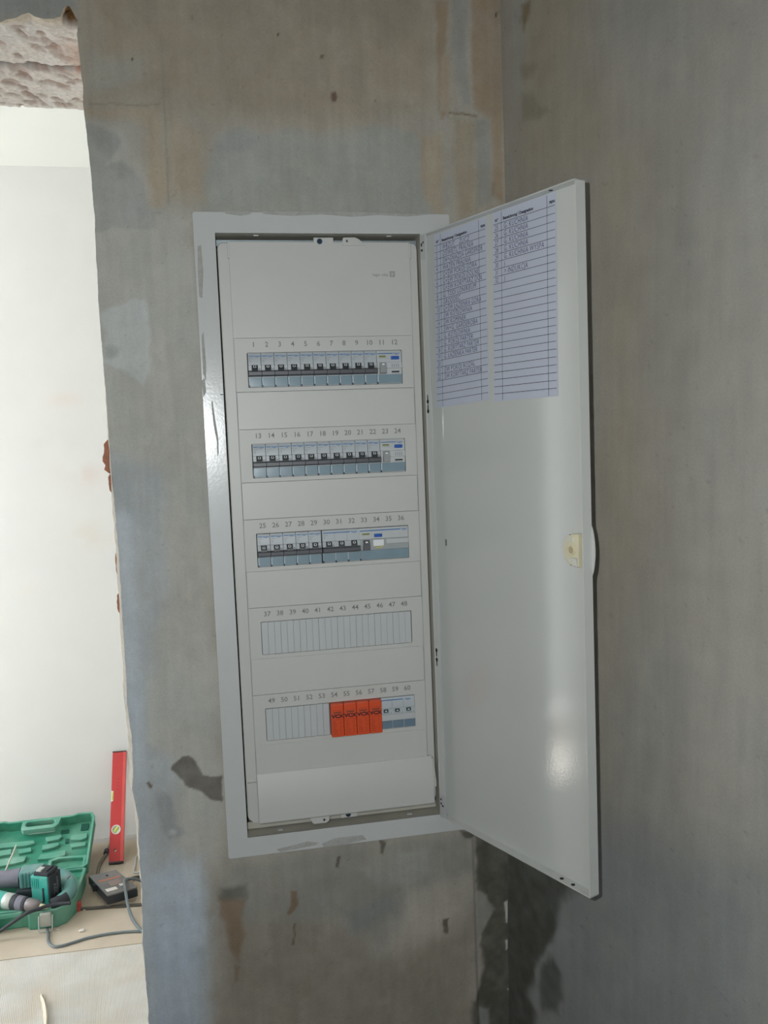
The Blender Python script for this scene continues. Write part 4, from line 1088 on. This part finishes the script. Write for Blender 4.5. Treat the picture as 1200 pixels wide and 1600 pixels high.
M_CASE = mat('green_case_plastic', (52, 138, 112), rough=0.5, var=0.06, scale=18, dust=((140, 178, 160), 0.5, 9.0))
M_CASEL = mat('dusty_green_plastic', (88, 158, 136), rough=0.6, var=0.06, scale=18, dust=((150, 184, 168), 0.6, 11.0))
M_LATCHG = mat('grey_latch', (178, 180, 172), rough=0.5, var=0.05)
M_LATCHD = mat('dark_latch_loop', (186, 190, 188), rough=0.35)
KX, KY = -0.760, 1.700
case = thing('tool_case', 'open green plastic tool case with its lid laid back against the white wall', 'tool case', (KX, KY, 0.006))
half = [(0.0, -0.108), (0.040, -0.108), (0.052, -0.130), (0.132, -0.134), (0.160, -0.116), (0.182, -0.060), (0.186, 0.122), (0.178, 0.132), (0.0, 0.132)]
out_ = half + [(-a, b) for a, b in half[::-1][1:-1]]
def inset(poly, d):
    cx_ = 0.0; cy_ = 0.005
    r_ = []
    n = len(poly)
    for i in range(n):
        p, c, q = Vector(poly[i - 1]), Vector(poly[i]), Vector(poly[(i + 1) % n])
        e1, e2 = (c - p).normalized(), (q - c).normalized()
        n1, n2 = Vector((-e1.y, e1.x)), Vector((-e2.y, e2.x))
        b = (n1 + n2).normalized(); k = d / max(b.dot(n1), 0.35)
        r_.append((c + b * k)[:])
    return r_
up = lambda a, b, c: (a, b, c)
m = MB().plate(out_, [inset(out_, 0.007)], 0.056, up, bevel=0.002, mid=0.028)
m.plate(inset(out_, 0.002), [], 0.006, up, mid=0.003)
base_ = obj('base', m, M_CASE, case)
m = MB().plate(inset(out_, -0.003), [inset(out_, 0.007)], 0.007, up, bevel=0.002, mid=0.0565)
obj('base_rim', m, M_CASEL, base_)
m = MB().plate(inset(out_, 0.008), [rect(-0.165, 0.150, -0.085, 0.110, 0.02)], 0.012, up, bevel=0.002, mid=0.044)
obj('moulded_liner', m, M_CASE, base_)
m = MB().plate(rect(-0.16, 0.030, -0.122, -0.085, 0.008), [rect(-0.15, 0.016, -0.115, -0.093, 0.006)], 0.014, up, bevel=0.002, mid=0.050)
obj('tray_pocket', m, M_CASEL, base_)
# front latch
lt = obj('latch', MB().bbox(0.086, 0.121, -0.150, -0.134, 0.014, 0.056, r=0.004), M_LATCHG, case)
m = MB()
m.tube([(0.0835, -0.146, 0.050), (0.0840, -0.152, 0.034), (0.0845, -0.157, 0.010), (0.0865, -0.158, 0.0055), (0.1035, -0.158, 0.0045), (0.1215, -0.158, 0.0055), (0.1240, -0.157, 0.010), (0.1245, -0.152, 0.034), (0.1250, -0.146, 0.050)], 0.0019, 8, 5)
obj('latch_loop', m, M_LATCHD, lt)
# lid: laid back, slightly rising towards the wall
lid = bpy.data.objects.new('lid', None); bpy.data.objects.remove(lid)
ta = math.radians(19.0)
LV = lambda a, b, c: (a, 0.146 + 0.93 * b * math.cos(ta) - c * math.sin(ta), 0.022 + 0.93 * b * math.sin(ta) + c * math.cos(ta))
lh = [(0.0, 0.0), (0.178, 0.0), (0.190, 0.012), (0.190, 0.262), (0.178, 0.287), (0.130, 0.290), (0.112, 0.282), (0.0, 0.282)]
lo = lh + [(-a, b) for a, b in lh[::-1][1:-1]]
m = MB().plate(lo, [inset(lo, 0.007)], 0.042, LV, bevel=0.002, mid=0.021)
m.plate(inset(lo, 0.002), [rect(-0.052, 0.050, 0.247, 0.272, 0.010)], 0.005, LV, mid=0.0025)
lid = obj('lid', m, M_CASE, case)
m = MB().plate(inset(lo, -0.002), [inset(lo, 0.006)], 0.006, LV, bevel=0.002, mid=0.041)
obj('lid_rim', m, M_CASEL, lid)
m = MB().plate([(-0.066, 0.284), (-0.066, 0.240), (-0.056, 0.228), (0.052, 0.228), (0.066, 0.246), (0.072, 0.284)], [rect(-0.052, 0.050, 0.247, 0.272, 0.011)], 0.022, LV, bevel=0.003, mid=0.032)
obj('carry_handle', m, M_CASEL, lid)
pads = [[(-0.150, 0.205), (-0.020, 0.200), (-0.012, 0.185), (-0.040, 0.176), (-0.150, 0.180)],
        [(-0.155, 0.165), (-0.090, 0.168), (-0.085, 0.140), (-0.155, 0.135)],
        [(-0.066, 0.160), (-0.022, 0.165), (-0.018, 0.142), (-0.060, 0.138)],
        [(-0.155, 0.118), (-0.030, 0.122), (-0.034, 0.095), (-0.070, 0.088), (-0.155, 0.080)],
        [(0.020, 0.208), (0.072, 0.214), (0.080, 0.205), (0.070, 0.190), (0.030, 0.184)],
        [(0.016, 0.168), (0.070, 0.174), (0.076, 0.160), (0.060, 0.148), (0.018, 0.142)],
        [(0.016, 0.120), (0.100, 0.128), (0.104, 0.100), (0.060, 0.092), (0.010, 0.095)],
        [(0.110, 0.205), (0.168, 0.205), (0.168, 0.180), (0.150, 0.172), (0.112, 0.178)],
        [(0.112, 0.158), (0.168, 0.160), (0.168, 0.140), (0.120, 0.136)]]
for p in pads:
    p = p[::-1]
    obj('moulded_pad', MB().plate(p, [], 0.012, LV, bevel=0.002, mid=0.010), M_CASEL, lid)
obj('moulded_pad', MB().plate([(0.050, 0.080), (0.050, 0.030), (0.075, 0.012), (0.178, 0.012), (0.178, 0.085), (0.080, 0.092)], [[(0.062, 0.072), (0.062, 0.036), (0.080, 0.022), (0.168, 0.022), (0.168, 0.074), (0.085, 0.080)]], 0.016, LV, bevel=0.002, mid=0.012), M_CASEL, lid)
M_SOCK = mat('dark_green_recess', (20, 84, 70), rough=0.7)
for (a, b, c_, d) in ((0.070, 0.098, 0.226, 0.246), (0.140, 0.166, 0.232, 0.268), (0.092, 0.104, 0.172, 0.196), (0.135, 0.150, 0.142, 0.152)):
    obj('moulded_recess', MB().plate(rect(a, b, c_, d, 0.003), [], 0.004, LV, mid=0.0065), M_SOCK, lid)
hg = MB()
for a in (-0.12, 0.12):
    M4 = Matrix.Translation(Vector((a - 0.02, 0.136, 0.052))) @ Matrix.Rotation(math.radians(90), 4, 'Y')
    hg.lathe([(0.0055, 0), (0.0055, 0.04)], M4, 12)
obj('hinge', hg, M_CASE, case)

# cordless drill lying at the front of the case, chuck to the right
M_TEALT = mat('teal_tool_plastic', (52, 166, 152), rough=0.4, var=0.05, dust=((150, 190, 182), 0.35, 20))
M_TEALG = mat('worn_teal_grip', (96, 150, 146), rough=0.6, var=0.08, dust=((150, 160, 156), 0.5, 25))
M_RUB = mat('grey_tool_rubber', (118, 116, 128), rough=0.7, var=0.06)
M_DRUB = mat('dark_tool_rubber', (46, 50, 56), rough=0.65, var=0.08)
M_PALE = mat('pale_metal_collar', (196, 200, 196), rough=0.35, metal=0.3)
M_CHUCK = mat('brown_grey_chuck', (128, 120, 120), rough=0.4, metal=0.3)
M_TIP = mat('brassy_bit', (214, 206, 168), rough=0.35, metal=0.3)
A, B = Vector((-0.875, 1.672, 0.085)), Vector((-0.648, 1.560, 0.078))
dl = thing('cordless_drill', 'teal cordless drill lying at the front of the case, chuck pointing right', 'drill', (A.x, A.y, 0.0))
ax = (B - A); Ld = ax.length
MA = Matrix.Translation(Vector((0, 0, A.z))) @ ax.to_track_quat('Z', 'Y').to_matrix().to_4x4()
def ring_(prof): return MB().lathe(prof, MA, 22)
obj('motor_housing', ring_([(0.018, 0.0), (0.026, 0.006), (0.028, 0.05), (0.0275, 0.085), (0.025, 0.098)]), M_TEALT, dl)
obj('torque_collar', ring_([(0.0255, 0.098), (0.0262, 0.101), (0.0250, 0.124), (0.0235, 0.126)]), M_PALE, dl)
obj('dark_ring', ring_([(0.0242, 0.126), (0.0244, 0.128), (0.0236, 0.143), (0.022, 0.144)]), M_DRUB, dl)
obj('mode_ring', ring_([(0.0228, 0.144), (0.0230, 0.146), (0.0218, 0.166), (0.020, 0.168)]), M_RUB, dl)
obj('dark_ring', ring_([(0.0212, 0.168), (0.0212, 0.176), (0.0195, 0.178)]), M_DRUB, dl)
obj('chuck', ring_([(0.0190, 0.178), (0.0198, 0.181), (0.0185, 0.212), (0.0140, 0.222), (0.010, 0.226)]), M_CHUCK, dl)
obj('bit', ring_([(0.0085, 0.226), (0.0080, 0.236), (0.0050, 0.249), (0.002, 0.253)]), M_TIP, dl)
m = MB().tube([(0.05, -0.030, 0.080), (0.040, -0.06, 0.070), (0.03, -0.085, 0.064)], [0.019, 0.017, 0.018], 12, 5)
obj('grip', m, M_TEALG, dl)

# second tool behind it: grey-sleeved body, slide-on battery and a bowed grip
tl = thing('cordless_hammer', 'teal and grey cordless tool with upright battery and bowed grip, behind the drill', 'power tool', (-0.700, 1.690, 0.0))
def TL(x, y, z): return (x + 0.700, y - 1.690, z)
m = MB().tube([TL(-0.905, 1.752, 0.098), TL(-0.85, 1.748, 0.100), TL(-0.790, 1.742, 0.100), TL(-0.765, 1.740, 0.100)], [0.017, 0.026, 0.030, 0.031], 16, 6)
obj('nose_sleeve', m, M_RUB, tl)
m = MB().bbox(*[c for c in (-0.765 + 0.7, -0.690 + 0.7, 1.705 - 1.69, 1.765 - 1.69, 0.072, 0.134)], r=0.010)
body = obj('motor_housing', m, M_TEALG, tl)
for k in range(5):
    x = -0.757 + 0.0105 * k
    obj('cooling_rib', MB().bbox(x + 0.7, x + 0.7055, 0.0125, 0.020, 0.080, 0.128, r=0.001), M_TEALG, body)
m = MB().bbox(-0.075, 0.0, -0.002, 0.055, 0.050, 0.078, r=0.008)
obj('lower_body', m, M_DRUB, tl)
def rot_box(x0, x1, y0, y1, z0, z1, r, ang=-0.42, cx=-0.668, cy=1.655, mb=None):
    t = (mb or MB()).__class__()
    t.bbox(x0, x1, y0, y1, z0, z1, r=r)
    ca, sa = math.cos(ang), math.sin(ang)
    t.v = [TL(cx + x * ca - y * sa, cy + x * sa + y * ca, z) for x, y, z in t.v]
    return t
bt = obj('battery', rot_box(-0.036, 0.028, -0.032, 0.032, 0.050, 0.150, 0.007), M_TEALT, tl)
obj('battery_side', rot_box(0.0265, 0.0345, -0.031, 0.031, 0.052, 0.149, 0.004), M_DRUB, bt)
obj('battery_top', rot_box(-0.026, 0.028, -0.028, 0.028, 0.146, 0.160, 0.004), M_DRUB, bt)
obj('battery_rail', rot_box(-0.020, -0.002, -0.022, 0.004, 0.157, 0.165, 0.002), M_PALE, bt)
obj('battery_rail', rot_box(0.008, 0.018, -0.020, 0.020, 0.157, 0.164, 0.002), M_DRUB, bt)
obj('release_button', rot_box(-0.030, 0.006, -0.044, -0.030, 0.058, 0.070, 0.003), M_TEALT, bt)
obj('release_slot', rot_box(0.006, 0.013, -0.0335, -0.0305, 0.066, 0.112, 0.001), M_DRUB, bt)
for k in range(4): obj('moulded_rib', rot_box(-0.030 + 0.007 * k, -0.0275 + 0.007 * k, -0.0335, -0.031, 0.108, 0.142, 0.0006), M_TEALT, bt)
def batt_face(a, b, c, ang=-0.42, cx=-0.668, cy=1.655):
    ca, sa = math.cos(ang), math.sin(ang)
    x, y = 0.0349, b
    return TL(cx + x * ca - y * sa, cy + x * sa + y * ca, 0.100 + a)
m = MB().text('20V', 0.022, lambda a, b, c: batt_face(a, -b - 0.004, 0), stretch=1.0)
obj('lettering', m, M_FINE, bt, smooth=False)
m = MB()
for dx in (0.006, 0.010): m.add([batt_face(-0.030, dx, 0), batt_face(0.034, dx, 0), batt_face(0.034, dx + 0.0016, 0), batt_face(-0.030, dx + 0.0016, 0)], [(0, 1, 2, 3)])
obj('fine_print', m, M_FINE, bt, smooth=False)
m = MB().tube([TL(-0.700, 1.752, 0.094), TL(-0.655, 1.745, 0.092), TL(-0.618, 1.715, 0.088), TL(-0.598, 1.665, 0.084), TL(-0.600, 1.622, 0.080), TL(-0.622, 1.598, 0.076)], [0.024, 0.025, 0.024, 0.0225, 0.020, 0.017], 16, 7)
gp = obj('grip', m, M_TEALG, tl)
m = MB().tube([TL(-0.600, 1.612, 0.078), TL(-0.622, 1.596, 0.074), TL(-0.645, 1.590, 0.072)], [0.0195, 0.019, 0.016], 14, 5)
obj('grip_end', m, M_DRUB, gp)
for dz in (0.0, 0.008):
    m = MB().tube([TL(-0.634, 1.650, 0.128 + dz), TL(-0.622, 1.648, 0.128 + dz)], 0.0014, 6, 2)
    obj('contact_prong', m, M_DRUB, bt)
m = MB().tube([TL(-0.606, 1.674, 0.1075), TL(-0.600, 1.690, 0.1085)], 0.0016, 6, 2)
obj('grip_mark', m, M_DRUB, gp)

# long drill bit standing in the tool's nose
rod = MB().tube([(0, 0, 0), (0.044, 0.004, 0.092)], 0.0026, 8, 2)
o = obj('long_drill_bit', rod, mat('pale_steel_rod', (206, 206, 190), rough=0.4, metal=0.2)); o.location = (-0.818, 1.750, 0.116)
tag(o, 'thin pale drill bit sticking up over the open case lid', 'drill bit')

# power lead across the case front
m = MB().tube([(-0.578, 1.549, 0.088), (-0.636, 1.553, 0.088), (-0.672, 1.541, 0.087), (-0.707, 1.526, 0.084), (-0.746, 1.528, 0.062), (-0.787, 1.533, 0.036), (-0.832, 1.520, 0.015), (-0.884, 1.477, 0.012)], 0.0055, 10, 6)
tag(obj('power_lead', m, M_DRUB), 'black power lead lying over the front rim of the green case', 'cable')

# battery charger
M_CH = mat('grey_charger_plastic', (104, 104, 104), rough=0.45, var=0.06, dust=((140, 136, 130), 0.4, 15))
M_CHD = mat('black_charger_side', (44, 48, 54), rough=0.4, var=0.06)
ch = thing('battery_charger', 'dark grey battery charger with orange stripe and white stickers', 'charger', (-0.478, 1.736, 0.0035), rot=(0, 0, math.radians(-35.0)))
lw, lh2 = 0.079, 0.064
ch.rotation_euler[2] = math.radians(10)
q4 = [(-0.083, 0.060), (0.008, 0.080), (0.091, -0.066), (-0.003, -0.098)]
def inq(s, z0, z1, bev): return MB().plate([(a * s, b * s) for a, b in q4][::-1], [], z1 - z0, up, bevel=bev, mid=(z0 + z1) / 2)
ch.rotation_euler[2] = 0.0
foot = obj('foot', inq(0.93, 0.0, 0.016, 0.003), mat('beige_charger_foot', (168, 156, 142), rough=0.6), ch)
obj('side', inq(1.0, 0.013, 0.044, 0.006), M_CHD, ch)
top = obj('top', inq(0.985, 0.042, 0.0475, 0.002), M_CH, ch)
def bil(s, t):
    a, b, c_, d = [Vector(p) for p in q4]
    return ((a * (1 - s) + b * s) * (1 - t) + (d * (1 - s) + c_ * s) * t)
def decal(s0, s1, t0, t1, mt, name, par, z=0.0478):
    ps = [bil(s0, t0), bil(s1, t0), bil(s1, t1), bil(s0, t1)]
    return obj(name, MB().plate([p[:] for p in ps][::-1], [], 0.0006, up, mid=z), mt, par)
decal(0.12, 0.88, 0.335, 0.375, mat('orange_stripe', (206, 120, 84), rough=0.5), 'orange_stripe', top)
decal(0.10, 0.46, 0.74, 0.86, mat('white_sticker', (214, 210, 204), rough=0.6), 'sticker', top)
decal(0.60, 0.80, 0.66, 0.76, bpy.data.materials['white_sticker'], 'sticker', top)
decal(0.35, 0.75, 0.45, 0.68, mat('brownish_label', (138, 122, 116), rough=0.6), 'label_field', top)
decal(0.50, 0.58, 0.15, 0.21, M_BLACK, 'slot', top)
obj('notch', MB().bbox(-0.060, -0.046, -0.014, 0.004, 0.024, 0.0455, r=0.002), M_BLACK, ch)

# cables right of the charger
M_GCAB = mat('grey_cable', (112, 122, 126), rough=0.5, var=0.05)
M_DCAB = mat('dark_cable', (74, 70, 66), rough=0.6, var=0.05)
m = MB().tube([(-0.374, 1.775, 0.012), (-0.400, 1.768, 0.030), (-0.424, 1.748, 0.045), (-0.432, 1.712, 0.058), (-0.424, 1.655, 0.0575), (-0.412, 1.600, 0.030), (-0.392, 1.540, 0.012), (-0.360, 1.470, 0.0105), (-0.325, 1.425, 0.0105)], 0.0050, 10, 8)
tag(obj('cable', m, M_GCAB), 'grey cable looping over the front of the charger', 'cable')
m = MB().tube([(-0.437, 1.792, 0.018), (-0.420, 1.812, 0.014), (-0.395, 1.828, 0.009), (-0.34, 1.84, 0.009)], 0.0052, 10, 6)
tag(obj('cable', m, M_DCAB), 'short dark brown cable leaving the back of the charger', 'cable')
m = MB().tube([(-0.655, 1.560, 0.0105), (-0.645, 1.520, 0.0105), (-0.636, 1.478, 0.0105), (-0.618, 1.450, 0.0105), (-0.595, 1.446, 0.010), (-0.555, 1.459, 0.0095), (-0.515, 1.472, 0.0095), (-0.440, 1.478, 0.0095), (-0.358, 1.467, 0.0095), (-0.30, 1.45, 0.0095)], 0.0042, 10, 8)
tag(obj('cable', m, M_GCAB), 'grey cable bent round on the floor below the case latch', 'cable')
m = MB().tube([(-0.524, 2.150, 0.012), (-0.529, 2.085, 0.0095), (-0.534, 2.030, 0.0095), (-0.545, 1.972, 0.0095), (-0.546, 1.905, 0.0095), (-0.535, 1.840, 0.0095), (-0.525, 1.805, 0.018)], 0.0062, 10, 8)
o = tag(obj('cable', m, mat('olive_cable', (122, 114, 98), rough=0.6)), 'olive grey cable running behind the spirit level to the charger', 'cable')
obj('cable_joint', MB().lathe([(0.006, 0), (0.0095, 0.004), (0.0095, 0.03), (0.006, 0.034)], Matrix.Translation(Vector((-0.534, 2.030, 0.0120))) @ Matrix.Rotation(math.radians(-90), 4, 'X') , 12), M_DRUB, o)
m = MB().tube([(-0.401, 2.012, 0.006), (-0.414, 2.004, 0.0065), (-0.423, 1.985, 0.0065), (-0.421, 1.93, 0.0065), (-0.420, 1.872, 0.0065), (-0.398, 1.865, 0.0065)], 0.0034, 8, 6)
tag(obj('wire_loop', m, M_PALE), 'pale wire loop on the floor beside the wall edge', 'wire')

# flat dark straightedge with a red end, pushed under the charger
se = thing('straightedge', 'thin dark straightedge with red end cap lying beside the case', 'straightedge', (-0.575, 1.657, 0.0056))
dirx = Vector((0.25, -0.032, 0)).normalized()
def SE(u0, u1, w, z0, z1):
    nrm = Vector((-dirx.y, dirx.x, 0)); v = [dirx * u + nrm * s + Vector((0, 0, z)) for u in (u0, u1) for s in (-w, w) for z in (z0, z1)]
    return MB().add([p[:] for p in v], [(0, 1, 3, 2), (4, 6, 7, 5), (0, 4, 5, 1), (2, 3, 7, 6), (0, 2, 6, 4), (1, 5, 7, 3)])
obj('bar', SE(0.006, 0.26, 0.006, 0.0, 0.006), mat('dark_bar', (92, 88, 82), rough=0.5, metal=0.2), se)
obj('end_cap', SE(-0.006, 0.007, 0.011, 0.0, 0.026), mat('red_end', (200, 84, 74), rough=0.5), se)

# red spirit level leaning on the far wall
M_RED = mat('red_aluminium', (196, 62, 62), rough=0.38, var=0.03)
M_RED2 = mat('light_red_edge', (214, 88, 84), rough=0.35)
M_VIAL = mat('yellow_green_vial', (206, 214, 110), rough=0.15, spec=0.6)
M_CAP = mat('black_end_cap', (60, 52, 56), rough=0.5)
Lb, Lt = Vector((-0.490, 1.960, 0.0032)), Vector((-0.480, 2.184, 0.343))
zd = (Lt - Lb).normalized(); xd = Vector((1, 0, 0)); xd = (xd - zd * xd.dot(zd)).normalized(); yd = zd.cross(xd)
LL = (Lt - Lb).length
lv = thing('spirit_level', 'red spirit level leaning against the white wall beside the tool case', 'spirit level', Lb)
lv.rotation_euler = Matrix((xd, yd, zd)).transposed().to_euler()
def LP(a, b, c): return (a, c, b)
hw = 0.0250
body_o = [(-hw, 0.006), (hw, 0.006), (hw, LL - 0.004), (-hw, LL - 0.004), (-hw, 0.262), (-hw + 0.008, 0.258), (-hw + 0.008, 0.222), (-hw, 0.218)]
m = MB().plate(body_o, [circ(-0.003, 0.118, 0.0155, 24), circ(-0.004, 0.045, 0.0052, 14)], 0.018, LP, bevel=0.0012)
lb = obj('body', m, M_RED, lv)
obj('edge_rail', MB().bbox(hw - 0.010, hw + 0.0006, -0.0112, 0.0112, 0.006, LL - 0.004, r=0.001), M_RED2, lb)
obj('end_cap', MB().bbox(-hw - 0.0005, hw + 0.0008, -0.0115, 0.0115, 0.0, 0.0072, r=0.0016), M_CAP, lv)
obj('end_cap', MB().bbox(-hw - 0.0005, hw + 0.0008, -0.0115, 0.0115, LL - 0.0045, LL, r=0.0012), M_CAP, lv)
RY = Matrix.Translation(Vector((-0.003, -0.0095, 0.118))) @ Matrix.Rotation(math.radians(-90), 4, 'X')
vr = obj('vial_ring', MB().plate(circ(-0.003, 0.118, 0.0168, 28), [circ(-0.003, 0.118, 0.0130, 24)], 0.021, LP, bevel=0.0008), M_WH, lv)
obj('vial', MB().plate(circ(-0.003, 0.118, 0.0128, 24), [], 0.012, LP), mat('pale_vial_face', (214, 218, 178), rough=0.2), vr)
obj('vial_tube', MB().lathe([(0.0045, -0.011), (0.0045, 0.011)], Matrix.Translation(Vector((-0.003, -0.006, 0.118))) @ Matrix.Rotation(0.6, 4, 'Y'), 12), M_VIAL, vr)
t_ = obj('top_vial', MB().bbox(-hw + 0.0005, -hw + 0.0092, -0.0085, 0.0085, 0.221, 0.259, r=0.0015), mat('pale_block_vial', (226, 230, 200), rough=0.2), lv)
obj('vial_tube', MB().lathe([(0.0030, -0.014), (0.0030, 0.014)], Matrix.Translation(Vector((-hw + 0.004, -0.0076, 0.240))), 10), M_VIAL, t_)
m = MB()
for z in (0.262, 0.275, 0.288, 0.30): m.box(-0.006, 0.004, -0.0093, -0.0089, z, z + 0.0012)
obj('engraved_marks', m, mat('dark_red_print', (150, 44, 48), rough=0.5), lb, smooth=False)
